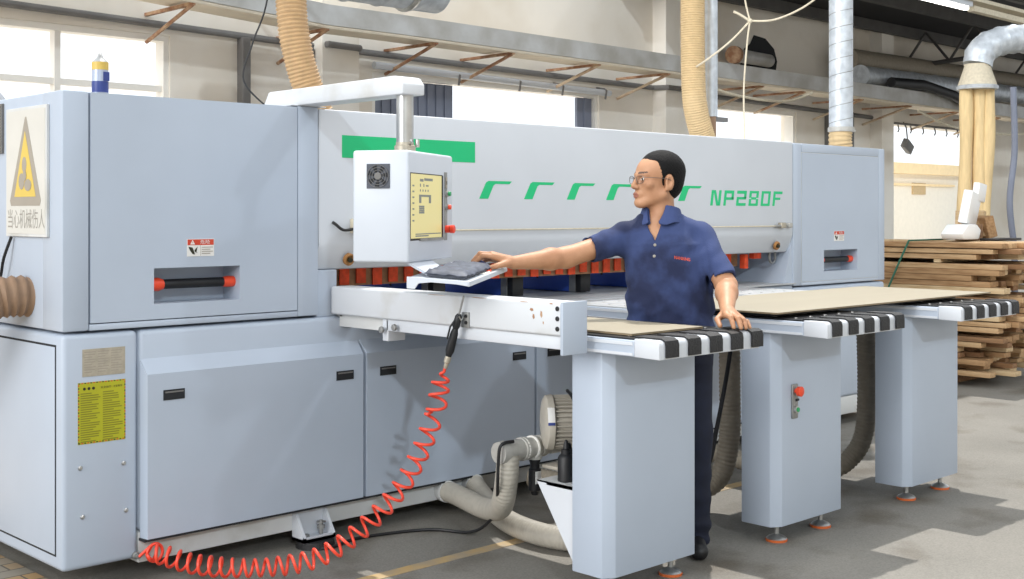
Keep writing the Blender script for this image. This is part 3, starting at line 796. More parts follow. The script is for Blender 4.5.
# hose and wire at the left face
tag(ribbed(MB(), [(.02, .318, 1.075), (-.08, .33, 1.075), (-.22, .38, 1.04), (-.38, .5, 0.95), (-.5, .7, .85)], .082, M['hosedark'], .03, .12).build('ribbed_hose', smooth=60), 'brown ribbed hose entering the left face below the danger sign', 'hose')
tag(MB().tube(spline([(-.012, .44, 1.305), (-.03, .47, 1.22), (-.03, .52, 1.12), (-.05, .62, .98)], 6), .006, 'cable', seg=6).build('loose_cable'), 'thin black wire hanging from the danger sign corner', 'cable')

# ================================================================== AIR TABLES
TLABEL = ['white air table with black rubber bands that the operator leans on',
          'white air table with a red and green button box on its leg',
          'white air table nearest the timber stack, striped front edge']
def air_table(i, c, lc):
    hw = .302; x0 = c - hw; x1 = c + hw
    t = thing('air_table', TLABEL[i], 'table', (c, -.85, 0), group=None)
    O = t.location
    mb = MB(O)
    mb.box(x0, x1, -1.585, -.03, .885, .944, 'paint', .004)
    mb.box(x0 - .003, x0, -1.58, -.03, .926, .938, 'white')
    mb.box(x0 - .003, x0, -1.58, -.03, .889, .899, 'white')
    mb.build('table_frame', t, smooth=0)
    mb = MB(O)
    mb.box(x0 + .012, x1 - .012, -1.60, -.74, .944, .951, 'blacktop', .002)
    mb.box(x0 + .012, x1 - .012, -.74, -.04, .944, .951, 'greyplate', .002)
    top = mb.build('table_top', t, smooth=0)
    mb = MB(O)
    for a in range(12):
        for b in range(5):
            x = x0 + .075 + b * .113 + (.02 if a % 2 else 0); y = -1.5 + a * .12
            mb.cyl((x, y, .951), (x, y, .9535), .008, 'steel', seg=8)
    n = mb.build('air_nozzles', top, smooth=0); n['kind'] = 'stuff'
    if i == 1:
        for k in range(5):
            MB(O).box(x0 + .03, x1 - .03, -.62 + k * .12, -.612 + k * .12, .951, .9525, 'white').build('slot_strip', top, smooth=0)
    # front cap, rounded nose
    nose = [(-1.585, .885), (-1.685, .882)] + [(-1.682 - .018 * math.cos(a) - .0, .930 + .018 * math.sin(a) + .002) for a in [0, .4, .8, 1.2, PI / 2]] + [(-1.585, .950)]
    nose[1] = (-1.700, .882)
    cap = MB(O).prism(nose, (x0, 0, 0), Y_, Z_, (2 * hw, 0, 0), 'white', .003).build('front_cap', t)
    for k in range(5):
        bx = x0 + .086 * hw * 2 + k * (hw * 2) * .2135 - .010
        w = .072
        pr = [(-1.56, .9515), (-1.683, .9515), (-1.699, .944), (-1.7035, .930), (-1.7035, .888), (-1.7085, .888), (-1.7085, .932), (-1.704, .948), (-1.686, .9565), (-1.56, .9555)]
        MB(O).prism(pr, (bx - .012, 0, 0), Y_, Z_, (w, 0, 0), 'rubber').build('rubber_band', t, smooth=30)
    # leg with chamfered front corner
    lx0 = lc - .26; lx1 = lc + .26
    poly = [(lx0, -1.25), (lx1, -1.25), (lx1, -1.43), (lx0 + .045, -1.43), (lx0, -1.40)]
    leg = MB(O).prism(poly, (0, 0, .045), X_, Y_, (0, 0, .842), 'paint', .004).build('leg_post', t)
    for fx in (lx0 + .085, lx1 - .085):
        f = MB(O).lathe([(0, .043), (.006, .045), (.012, .040), (.022, .018), (.026, .011), (.09, .011)], (fx, -1.375, FZ + .006), Z_, 'steel', 20).build('leveling_foot', t)
        MB(O).lathe([(0, .046), (.008, .048), (.010, .044)], (fx, -1.375, FZ), Z_, 'foot_orange', 20).build('foot_ring', f)
    return t, O
T1, O1 = air_table(0, 1.700, 1.690)
T2, O2 = air_table(1, 2.785, 2.772)
T3, O3 = air_table(2, 3.955, 3.905)
# button box on the middle leg
mb = MB(O2)
mb.box(2.625, 2.667, -1.44, -1.43, .505, .655, 'dullsteel', .003)
bx = mb.build('button_box', T2)
MB(O2).lathe([(0, .010), (.012, .012), (.014, .021), (.03, .022), (.034, .016)], (2.646, -1.44, .625), -Y_, 'orange').build('red_button', bx)
MB(O2).lathe([(0, .016), (.010, .016), (.012, .010)], (2.646, -1.44, .545), -Y_, 'steel').lathe([(0, .010), (.016, .010)], (2.646, -1.44, .545), -Y_, 'btn_green').build('green_button', bx)
MB(O2).cyl((2.646, -1.441, .585), (2.669, -1.439, .585), .006, 'black', seg=8).build('label_dot', bx)
# shelf with gusset behind the first leg
mb = MB(O1)
mb.prism([(-1.25, .357), (-1.045, .357), (-1.25, .06)], (1.445, 0, 0), Y_, Z_, (.006, 0, 0), 'white')
mb.prism([(-1.25, .357), (-1.045, .357), (-1.25, .06)], (1.95, 0, 0), Y_, Z_, (.006, 0, 0), 'white')
mb.box(1.445, 1.956, -1.25, -1.045, .352, .357, 'plinth')
mb.box(1.445, 1.956, -1.25, -1.1, .345, .352, 'hosekhaki')
mb.build('motor_shelf', T1, smooth=0)

# ================================================================== GUIDE FENCE
t = thing('guide_fence', 'white steel guide fence beam projecting from the saw past the console', 'guide fence', (1.285, -.7, 0))
O = t.location
MB(O).box(1.225, 1.345, -1.388, .02, .955, 1.077, 'worn', .010, 3).build('fence_beam', t)
MB(O).box(1.238, 1.335, -1.38, -.36, .906, .955, 'white', .004).build('lower_rail', t)
mb = MB(O); mb.box(1.222, 1.350, -1.402, -1.388, .888, 1.080, 'paint', .002); pl = mb.build('end_plate', t)
for z in (1.055, 1.019, .982):
    MB(O).lathe([(0, .009), (.003, .009), (.004, .004)], (1.225, -1.372, z), -X_, 'black', 12).build('bolt', t)
for y, z in ((-.355, .915), (-.44, .93)):
    MB(O).lathe([(0, .014), (.01, .014), (.012, .008)], (1.222, y, z - .004), -X_, 'dullsteel', 8).build('bolt', t)
mb = MB(O); mb.box(1.238, 1.33, -.375, -.335, .862, .955, 'white', .004); mb.box(1.26, 1.33, -.335, .0, .90, .955, 'plinth', .002)
mb.build('support_bracket', t)
mb = MB(O)
for (y, z, h, w) in [(-1.24, 1.045, .012, .02), (-1.25, 1.02, .02, .012), (-1.29, 1.03, .026, .012), (-1.30, 1.0, .012, .006), (-1.2, 1.072, .003, .05), (-.95, 1.074, .003, .09), (-.7, 1.073, .002, .12), (-1.34, 1.072, .005, .02)]:
    mb.prism([(y - w / 2, z - h * .2), (y, z - h / 2), (y + w / 2, z - h * .1), (y + w * .3, z + h / 2), (y - w * .3, z + h * .4)], (1.2249, 0, 0), Y_, Z_, (-.0006, 0, 0), 'rust')
mb.build('chipped_paint', t, smooth=0)
# hook plate for the air gun
mb = MB(O); mb.box(1.217, 1.225, -.90, -.86, .955, 1.015, 'dullsteel', .001); mb.tube([(1.218, -.875, 1.0), (1.20, -.875, .985), (1.19, -.875, 1.0)], .004, 'steel', seg=8)
for z in (1.0, .975): mb.cyl((1.217, -.888, z), (1.212, -.888, z), .007, 'black', seg=10)
mb.build('hook_plate', t)

# ================================================================== BOARDS
M['plyedge'] = M['boardedge']
def panel(name, x0, x1, y0, y1, z0, z1, label, rz=0.0):
    mb = MB()
    mb.box(x0, x1, y0, y1, z0, z1, 'boardedge')
    mb.box(x0, x1, y0, y1, z1 - .0005, z1 + .0005, 'board')
    o = mb.build(name, smooth=0)
    return tag(o, label, 'board')
panel('wood_sheet', 1.45, 1.872, -1.53, -.04, .9535, .9605, 'beige board lying on the table in front of the operator')
# large sheet, with a black sheet below standing in for the shaded gap
panel('wood_sheet', 2.455, 4.45, -1.475, -.72, .9705, .9770, 'large beige sheet lying across the second and third tables')
o = MB().box(2.52, 4.20, -1.40, -.70, .9535, .9705, 'black').build('gap_shade_sheet', smooth=0)
tag(o, 'black sheet standing in for the shade under the large beige sheet', 'board')

# ================================================================== CONTROL CONSOLE
CR = math.radians(31.1)
C0 = thing('control_console', 'white operator console with tan screen hanging from a boxy arm', 'console', (1.1, -.656, 0), CR)
mb = MB()
mb.box(-.268, .268, -.112, .112, 1.214, 1.635, 'console', .011, 3)
box = mb.build('console_box', C0)
# screen
mb = MB(); mb.box(-.252, .128, -.1135, -.112, 1.296, 1.552, 'black', .001); mb.box(.112, .130, -.116, -.112, 1.30, 1.55, 'black'); mb.box(-.15, .132, -.118, -.112, 1.294, 1.303, 'dullsteel')
mb.build('screen_bezel', box, smooth=0)
mb = MB(); mb.box(-.250, .112, -.1150, -.1137, 1.304, 1.548, 'screen')
sc = mb.build('screen', box, smooth=0)
mb = MB(); yy = -.1156
def g(x0, x1, z0, z1, m='screenglyph'): mb.box(x0, x1, yy, -.1148, z0, z1, m)
g(-.16, -.02, 1.462, 1.470); g(-.16, -.135, 1.438, 1.462); g(-.045, -.02, 1.438, 1.462)
g(-.16, -.10, 1.398, 1.428)
for i in range(3): g(-.16, -.10, 1.406 + i * .007, 1.4075 + i * .007, 'screen')
g(-.15, -.11, 1.520, 1.530); g(-.10, .0, 1.524, 1.534); g(-.15, -.14, 1.50, 1.512); g(-.11, -.10, 1.50, 1.512); g(-.08, -.05, 1.502, 1.508)
for i in range(4): g(-.15 + i * .03, -.14 + i * .03, 1.482, 1.490)
for i in range(7): g(-.235, -.215, 1.50 - i * .022, 1.506 - i * .022)
g(-.2, .10, 1.318, 1.322); g(-.2, -.05, 1.31, 1.315)
mb.build('screen_symbols', sc, smooth=0)
# buttons strip
MB().box(.152, .188, -.1145, -.112, 1.29, 1.565, 'dullsteel', .001).build('button_strip', box, smooth=0)
MB().box(.160, .180, -.118, -.1145, 1.50, 1.545, 'inkgrey', .002).box(.167, .173, -.1195, -.118, 1.515, 1.53, 'ink').build('key_slot', box, smooth=0)
def btn(z, m, r, l, name):
    MB().lathe([(0, r * .9), (l * .5, r * .9), (l * .55, r * .7), (l * .6, r)] + [(l, r), (l + .003, r * .8)], (.170, -.1145, z), -Y_, m, 18).build(name, box)
MB().lathe([(0, .013), (.012, .013)], (.170, -.1145, 1.478), -Y_, 'steel', 18).lathe([(0, .013), (.012, .013)], (.170, -.1145, 1.424), -Y_, 'steel', 18).build('button_ring', box)
btn(1.478, 'btn_green', .010, .018, 'green_button')
btn(1.424, 'orange', .010, .019, 'orange_button')
btn(1.335, 'red', .017, .034, 'emergency_stop')
MB().lathe([(0, .014), (.02, .014)], (.170, -.1145, 1.335), -Y_, 'black', 16).build('stop_collar', box)
# fan on the narrow side
mb = MB(); fy, fz = .008, 1.538
mb.box(-.272, -.268, fy - .046, fy + .046, fz - .046, fz + .046, 'keys', .001)
fan = mb.build('fan_guard', box, smooth=0)
mb = MB()
for k in range(7):
    a = k * 2 * PI / 7
    p = [(.012, a), (.04, a + .1), (.04, a + .55), (.012, a + .4)]
    mb.prism([(fy + r * math.cos(q), fz + r * math.sin(q)) for r, q in p], (-.2735, 0, 0), Y_, Z_, (-.001, 0, 0), 'groove')
mb.lathe([(0, .014), (.003, .014), (.004, .011)], (-.272, fy, fz), -X_, 'conduit', 18)
for r in (.022, .032, .042):
    mb.tube([Vector((-.2755, fy + r * math.cos(q * PI / 16), fz + r * math.sin(q * PI / 16))) for q in range(33)], .0011, 'conduit', seg=5, cap=False)
mb.build('fan_rotor', fan, smooth=0)
# arm, pole (arm runs along world +y)
ay = Vector((math.sin(CR), math.cos(CR), 0)); ax = Vector((math.cos(CR), -math.sin(CR), 0))
mb = MB()
prof = [(-.055, 1.863), (.90, 1.863), (.94, 1.863), (.89, 1.935), (.0, 1.938), (-.03, 1.932), (-.055, 1.905)]
mb.prism(prof, ax * -.056, ay, Z_, ax * .112, 'worn', .006)
mb.prism([(.66, 1.861), (.98, 1.861), (.98, 1.864), (.66, 1.864)], ax * -.09, ay, Z_, ax * .18, 'worn')
mb.build('support_arm', C0)
MB().lathe([(0, .034), (.195, .034), (.197, .034)], (0, 0, 1.668), Z_, 'steel', 28).build('pole', C0)
o = MB().lathe([(0, .05), (.008, .05), (.012, .042), (.030, .042), (.034, .036), (.045, .036)], (0, 0, 1.634), Z_, 'nameplate', 24).build('pole_collar', C0)
MB().tube([(-.02, -.03, 1.672), (-.06, -.05, 1.675), (-.085, -.055, 1.682)], .005, 'steel', seg=8).cyl((.02, -.045, 1.66), (.02, -.045, 1.69), .009, 'steel', seg=10).build('clamp_lever', o)
# keyboard tray
def tz(x, y): return 1.160 + .062 * (x + .268) + .065 * (y + .11)
def tilt(mb): 
    for v in mb.v: v.z = v.z + tz(v.x, v.y)
    return mb
mb = MB()
mb.box(-.268, .262, -.342, -.105, -.010, 0, 'console', .003)
mb.box(-.268, .262, -.348, -.338, -.016, .004, 'console', .003)
mb.box(.252, .262, -.342, -.105, -.018, .004, 'console', .003)
mb.prism([(-.342, .003), (-.342, -.014), (-.30, -.010), (-.20, -.010), (-.15, -.018), (-.135, -.040), (-.105, -.040), (-.105, .003)], (-.270, 0, 0), Y_, Z_, (.01, 0, 0), 'console')
tilt(mb).build('keyboard_tray', C0, smooth=0)
mb = MB()
mb.add([(-.24, -.09, 1.222), (.02, -.09, 1.222), (.02, -.17, 1.176), (-.20, -.17, 1.170), (-.24, -.086, 1.214), (.02, -.086, 1.214), (.02, -.166, 1.168), (-.20, -.166, 1.162)],
       [(0, 1, 2, 3), (4, 7, 6, 5), (0, 4, 5, 1), (1, 5, 6, 2), (2, 6, 7, 3), (3, 7, 4, 0)], 'console')
mb.build('tray_bracket', C0, smooth=0)
# keyboard (own thing, lies on the tray)
def c2w(x, y, z): 
    return Vector((1.1 + x * math.cos(CR) - y * math.sin(CR), -.656 + x * math.sin(CR) + y * math.cos(CR), z))
kb = thing('keyboard', 'dark keyboard under a grey dust cover on the console tray', 'keyboard', (1.1, -.656, 0), CR)
mb = MB(); mb.box(-.215, .125, -.315, -.165, .002, .022, 'keys', .004); tilt(mb).build('keyboard_base', kb)
mb = MB()
for r in range(5):
    for k in range(14):
        mb.box(-.205 + k * .0232, -.205 + k * .0232 + .019, -.305 + r * .026, -.305 + r * .026 + .021, .022, .028, 'keys', .001, 1)
o = tilt(mb).build('key_block', kb, smooth=0)
mb = MB(); nx, ny = 22, 10; vs = []; fs = []
for j in range(ny + 1):
    for i in range(nx + 1):
        x = -.225 + .36 * i / nx; y = -.322 + .165 * j / ny
        e = min(i, nx - i, j, ny - j)
        z = .030 + .0018 * math.sin(i * 1.7 + j * 2.1) + .0016 * math.sin(i * .9 - j * 1.3) - (.014 if e == 0 else 0)
        vs.append((x, y, z))
for j in range(ny):
    for i in range(nx):
        a = j * (nx + 1) + i
        fs.append((a, a + 1, a + nx + 2, a + nx + 1))
mb.add(vs, fs, 'cover'); n0 = len(vs)
mb.add([(x, y, z - .003) for x, y, z in vs], [f[::-1] for f in fs], 'cover')
tilt(mb).build('dust_cover', kb, smooth=60)
ms = thing('computer_mouse', 'blue computer mouse under the right hand of the operator', 'mouse', (1.1, -.656, 0), CR)
mb = MB(); mb.sphere((.165, -.255, .012), .05, 'mouse', (1.0, .62, .42), 20)
for v in mb.v: v.z = max(v.z, .001)
tilt(mb).build('mouse_body', ms)
mb = MB(); mb.lathe([(0, .006), (.006, .006)], (.128, -.258, .026), Y_, 'black', 10); tilt(mb).build('scroll_wheel', ms)
mb = MB()
mb.box(-.02, .16, -.33, -.25, .001, .0025, 'paper', rot=(0, 0, .2)); tilt(mb)
tag(mb.build('paper_note', smooth=0), 'small pale paper note lying on the console tray beside the keyboard', 'paper')
bpy.data.objects['paper_note'].location = (1.1, -.656, 0); bpy.data.objects['paper_note'].rotation_euler = (0, 0, CR)
mb = MB(); mb.box(.07, .13, -.325, -.285, .0028, .007, 'orange', .001, rot=(0, 0, .3)); tilt(mb)
o = tag(mb.build('orange_tape', smooth=0), 'small orange strip lying on the paper note at the tray edge', 'strip')
o.location = (1.1, -.656, 0); o.rotation_euler = (0, 0, CR)

# ================================================================== AIR GUN + COIL HOSE
t = thing('air_gun', 'black air blow gun hanging from the hook of the guide fence', 'air gun', (1.19, -.87, .9))
O = t.location
A = Vector((1.198, -.868, 1.008)); B = Vector((1.184, -.822, .845))
D = (B - A).normalized()
MB(O).cyl(A - D * .075, A + D * .02, .004, 'dullsteel', seg=10).build('nozzle', t)
MB(O).lathe([(0, .008), (.01, .014), (.05, .015), (.06, .011), (.08, .016), (.15, .0175), (.165, .013), (.175, .011)], A, D, 'black', 18).build('gun_body', t)
MB(O).tube([A + D * .02 + X_ * -.012, A + D * .05 + X_ * -.03, A + D * .10 + X_ * -.03], .004, 'black', seg=8).build('trigger', t)
MB(O).lathe([(0, .010), (.012, .013), (.03, .013), (.034, .009), (.05, .009), (.056, .006)], B - D * .002, D, 'nameplate', 14).build('brass_fitting', t)
ctrl = [(1.178, -.803, .785), (1.162, -.79, .70), (1.158, -.78, .64), (1.14, -.755, .55), (1.113, -.725, .452), (1.072, -.67, .33), (.993, -.61, .216), (.892, -.555, .125), (.782, -.49, .062), (.655, -.415, .043), (.535, -.325, .043), (.43, -.19, .052), (.352, -.09, .082), (.312, -.05, .08)]
pts = spline(ctrl, 24)
L = [0.0]
for a, b in zip(pts[:-1], pts[1:]): L.append(L[-1] + (b - a).length)
tot = L[-1]
def at_len(s):
    s = max(0, min(tot, s)); import bisect
    i = min(max(bisect.bisect_right(L, s) - 1, 0), len(pts) - 2)
    q = (s - L[i]) / max(L[i + 1] - L[i], 1e-9)
    return pts[i].lerp(pts[i + 1], q), (pts[i + 1] - pts[i]).normalized()
path = []
ph = 0.0; s = 0.0; ds = tot / 1500
while s < tot:
    p, tg = at_len(s)
    f = s / tot
    pitch = .062 - .018 * min(1, max(0, (f - .45) / .25))
    if f < .05: pitch = .04
    r = .035 * min(1, f / .03, (1 - f) / .02)
    if p.z < r + .012: r = max(.02, p.z - .010)
    u = tg.cross(Z_ if abs(tg.z) < .95 else X_).normalized(); w = tg.cross(u)
    path.append(p + (u * math.cos(ph) + w * math.sin(ph)) * r)
    ph += 2 * PI * ds / pitch; s += ds
path += [Vector((.345 + .032 * math.cos(q) , -.055, .085 + .034 * math.sin(q))) for q in [k * PI / 10 for k in range(6, -34, -1)]]
path = [Vector((1.180, -.806, .798))] + path + [Vector((.29, -.034, .075))]
tag(MB().tube(path, .0062, 'coil', seg=7).build('coil_hose', smooth=80), 'red coiled air hose sagging from the air gun to the base', 'hose')

# ================================================================== BLOWER MOTOR AND HOSES
t = thing('blower_motor', 'beige finned electric blower motor behind the nearest table leg', 'motor', (1.75, -.95, .357))
O = t.location
mx, my, mz = 1.60, -.92, .548
MD = Vector((.80, -.60, 0)); MN = Vector((.60, .80, 0)); MC = Vector((mx, my, mz))
MB(O).lathe([(0, .02), (.002, .07), (.008, .096), (.016, .109), (.040, .113), (.044, .108)], MC, MD, 'motor', 32).build('fan_cover', t)
mb = MB(O); mb.lathe([(0, .095), (.24, .095)], MC + MD * .04, MD, 'motor', 28)
for k in range(34):
    a = k * 2 * PI / 34
    n = MN * math.cos(a) + Z_ * math.sin(a); tt = -MN * math.sin(a) + Z_ * math.cos(a)
    c = MC + MD * .046 + n * .094
    q4 = [c - tt * .0022, c + tt * .0022, c + tt * .0022 + n * .016, c - tt * .0022 + n * .016]
    mb.add(q4 + [p + MD * .21 for p in q4], [(0, 1, 2, 3), (7, 6, 5, 4), (0, 4, 5, 1), (1, 5, 6, 2), (2, 6, 7, 3), (3, 7, 4, 0)], 'motor')
mb.build('finned_housing', t, smooth=30)
mb = MB(O)
for (a0, a1, m) in ((2.45, 3.1, 'labelwhite'), (3.0, 3.1, 'tubeblue')):
    for k in range(6):
        q0 = a0 + (a1 - a0) * k / 6; q1 = a0 + (a1 - a0) * (k + 1) / 6
        rr = .1135 if m == 'labelwhite' else .1142
        P = [MC + MD * .010 + MN * (rr * math.cos(q)) + Z_ * (rr * math.sin(q)) for q in (q0, q1)]
        mb.add([P[0], P[1], P[1] + MD * .028, P[0] + MD * .028], [(0, 1, 2, 3)], m)
mb.build('rating_plate', t, smooth=0)
MB(O).lathe([(0, .06), (.01, .10), (.05, .11), (.07, .11), (.08, .08)], tuple(MC + MD * .27), MD, 'cast', 28).build('pump_housing', t)
MB(O).box(mx + .02, mx + .30, my - .20, my + .02, .357, .372, 'motor', .004).box(mx + .08, mx + .12, my - .13, my - .03, .37, mz - .07, 'motor').box(mx + .22, mx + .26, my - .2, my - .10, .37, mz - .07, 'motor').build('motor_foot', t)
# suction manifold (T pipe)
ty, tzp = -.86, .438
mb = MB(O)
mb.lathe([(0, .036), (.0, .044), (.03, .047), (.032, .043), (.12, .043), (.122, .048), (.15, .048), (.152, .041), (.22, .041), (.222, .045), (.25, .045), (.255, .039), (.34, .039)], (1.415, ty, tzp), X_, 'cast', 24)
mb.lathe([(0, .03), (.05, .03)], (1.62, ty, tzp), -Z_, 'cast', 16)
mb.build('suction_pipe', t)
MB(O).box(1.68, 1.80, ty - .04, ty + .035, .405, .47, 'cast', .005).box(1.70, 1.75, ty - .043, ty - .04, .44, .46, 'labelwhite').box(1.71, 1.73, ty - .0435, ty - .043, .445, .455, 'orange').build('inlet_block', t)
for x in (1.60, 1.545):
    MB(O).lathe([(0, .0485), (.008, .0485)], (x, ty, tzp), X_, 'paper', 18).build('cable_tie', t)
MB(O).lathe([(0, .022), (.02, .024), (.03, .02), (.05, .02), (.055, .026), (.14, .026), (.145, .018), (.16, .014)], (1.62, ty, .40), -Z_, 'black', 18).box(1.60, 1.63, ty - .0275, ty - .024, .29, .34, 'labelwhite').build('relief_valve', t)
MB(O).tube(spline([(1.72, -.95, .668), (1.665, -1.03, .655), (1.635, -1.085, .60), (1.63, -1.095, .52), (1.62, -1.09, .46), (1.56, -1.13, .45), (1.53, -1.14, .50)], 8), .007, 'cable', seg=8).build('power_cable', t)
t = thing('oil_bottle', 'small black bottle standing on the motor shelf', 'bottle', (1.508, -1.145, .357))
O = t.location
MB(O).lathe([(0, .030), (.003, .033), (.09, .033), (.10, .028), (.108, .018)], (1.508, -1.145, .357), Z_, 'black', 22).build('bottle_body', t)
MB(O).lathe([(0, .020), (.018, .020), (.020, .012), (.04, .010), (.055, .004)], (1.508, -1.145, .463), Z_, 'black', 18).build('bottle_cap', t)
ribbed(MB(), [(1.855, -.03, .085), (1.83, -.15, .085), (1.73, -.42, .095), (1.60, -.66, .15), (1.50, -.80, .23), (1.468, -.85, .32), (1.465, -.86, .38), (1.468, -.86, .425)], .048, M['hosegrey'], .016, .05).build('suction_hose', smooth=60)
tag(bpy.data.objects['suction_hose'], 'grey suction hose curving up from the plinth to the blower pipe', 'hose')
o = ribbed(MB(), [(2.03, -.03, .09), (1.98, -.15, .06), (1.87, -.38, .03), (1.79, -.62, .026), (1.80, -.85, .024), (1.95, -1.05, .024), (2.02, -1.1, .024)], .05, M['hosegrey'], .016, .05).build('suction_hose', smooth=60)
tag(o, 'grey suction hose lying on the floor under the blower', 'hose')
for a, b, nm in (((1.86, -.002, .085), (1.85, -.05, .085), 'first'), ((2.035, -.002, .09), (2.025, -.05, .09), 'second')):
    tag(MB().cyl(a, b, .052, 'plinth', seg=20).build('hose_socket'), 'grey hose socket on the plinth for the %s suction hose' % ('rising' if nm == 'first' else 'floor-level'), 'socket')
tag(MB().tube(spline([(1.02, -.03, -.02), (1.10, -.14, -.022), (1.3, -.10, -.022), (1.6, -.2, -.022), (1.68, -.40, -.01), (1.60, -.62, .10), (1.50, -.76, .2), (1.41, -.86, .30), (1.395, -.88, .40), (1.40, -.89, .475), (1.46, -.90, .485)], 8), .007, 'cable', seg=8).build('loose_cable'), 'black cable looping along the rising grey suction hose', 'cable')
o = ribbed(MB(), [(2.86, -.93, .88), (2.865, -.93, .6), (2.86, -.93, .32), (2.82, -.89, .13), (2.70, -.78, .07), (2.5, -.5, .06), (2.35, -.1, .09)], .052, M['hosekhaki'], .02, .08).build('suction_hose', smooth=60)
tag(o, 'khaki ribbed hose bending under the middle table behind the operator', 'hose')
o = ribbed(MB(), [(3.94, -1.02, .88), (3.95, -1.025, .7), (3.952, -1.027, .42), (3.94, -1.015, .22), (3.89, -.97, .10), (3.80, -.88, .035), (3.68, -.6, .025), (3.6, -.1, .08)], .052, M['hosekhaki'], .02, .08).build('suction_hose', smooth=60)
tag(o, 'khaki ribbed hose bending under the table nearest the timber stack', 'hose')
tag(MB().tube(spline([(2.66, -1.10, .88), (2.62, -1.1, .70), (2.57, -1.08, .45), (2.52, -1.06, .25), (2.44, -1.0, .08), (2.3, -.8, -.015), (2.2, -.4, -.02)], 8), .010, 'cable', seg=8).build('loose_cable'), 'black cable hanging beside the middle table leg', 'cable')

# ================================================================== TIMBER STACK
GROUP = 'timber boards in the stack by the doorway'
proto = []
for k in range(8):
    mb = MB(); w = (.10, .115, .125, .09)[k % 4]; h = .038 + .004 * (k % 3)
    mb.box(0, w, 0, 2.6, 0, h, WOODS[k % 4], .003, 1)
    o = mb.build('timber_board', smooth=0); proto.append((o, w, h))
used = set()
def board(x, y, z, k, rz, label):
    o, w, h = proto[k]
    if k not in used: used.add(k); c = o
    else: c = o.copy(); COL.objects.link(c)
    c.location = (x, y, z); c.rotation_euler = (0, 0, rz)
    return tag(c, label, 'timber board', GROUP)
z = .06; lay = 0
while z < 1.16:
    x = 7.75 + rnd.uniform(-.02, .02); yb = .12 + rnd.uniform(-.05, .05) + (.10 * math.sin(lay * .55))
    if z > .45: yb -= .08
    while x < 8.75:
        k = rnd.randrange(8)
        board(x, yb + rnd.uniform(-.16, .16) + (.12 if rnd.random() < .2 else 0), z, k, rnd.uniform(-.006, .006), 'brown sawn timber board in the tall stack by the doorway')
        x += proto[k][1] + rnd.uniform(.004, .05)
    z += .048
    lay += 1
    if lay in (7, 13, 18):
        for yy in (.5, 1.4, 2.3):
            o = MB().box(7.76, 8.8, yy, yy + .06, z, z + .03, WOODS[2]).build('spacer_batten', smooth=0)
            tag(o, 'pale batten laid across between courses of the timber stack', 'batten', 'battens between the timber courses')
        z += .031
TOPZ = z
for yy in (.45, 1.4, 2.3):
    tag(MB().box(7.7, 8.85, yy, yy + .09, FZ, .06, WOODS[3], .004).build('skid_beam', smooth=0), 'dark skid beam on the floor under the timber stack', 'beam', 'skids under the timber stack')
st = MB().tube([(7.712, .76, TOPZ + .006), (7.705, .86, .95), (7.705, .96, .73), (7.715, 1.15, .3), (7.72, 1.2, .08)], .009, 'strap', seg=8).tube([(7.712, .76, TOPZ + .006), (8.8, .8, TOPZ + .008)], .007, 'strap', seg=8).build('green_strap')
tag(st, 'green strap tied around the timber stack', 'strap')
# things lying on top of the stack
t = thing('foam_sheet', 'white foam sheet standing tilted on the timber stack', 'sheet', (8.35, .55, TOPZ))
O = t.location
MB(O).box(8.22, 8.52, .50, .58, TOPZ + .13, TOPZ + .42, 'film', .01, rot=(.15, .16, .2)).box(8.44, 8.62, .5, .56, TOPZ + .34, TOPZ + .5, 'film', .01, rot=(.1, .1, .1)).build('sheet', t)
MB(O).box(8.25, 8.5, .48, .62, TOPZ, TOPZ + .14, WOODS[3], .006).build('wood_prop', t)
tag(MB().prism([(8.02, 0), (8.30, 0), (8.34, .08), (8.26, .13), (8.10, .13), (7.99, .05)], (0, .42, TOPZ + .012), X_, Z_, (0, .2, 0), 'film', .012).build('white_bundle'), 'low white wrapped bundle lying on the timber stack edge', 'bundle')
tag(MB().box(8.3, 8.75, .25, .42, TOPZ, TOPZ + .022, 'cable', .006).build('dark_sheet'), 'dark folded sheet lying on top of the timber stack', 'sheet')
for i, (x, y, q) in enumerate(((8.56, .5, .5), (8.62, .44, -.5), (8.72, .6, .2))):
    tag(MB().box(x, x + .09, y, y + .25, TOPZ + .02, TOPZ + .16 + .05 * i, WOODS[i], .006, rot=(0, q * .5, q)).build('wood_offcut', smooth=0), ['short pale offcut leaning by the white foam sheet', 'short brown offcut lying by the dark folded sheet', 'tallest offcut block at the right end of the stack top'][i], 'offcut')

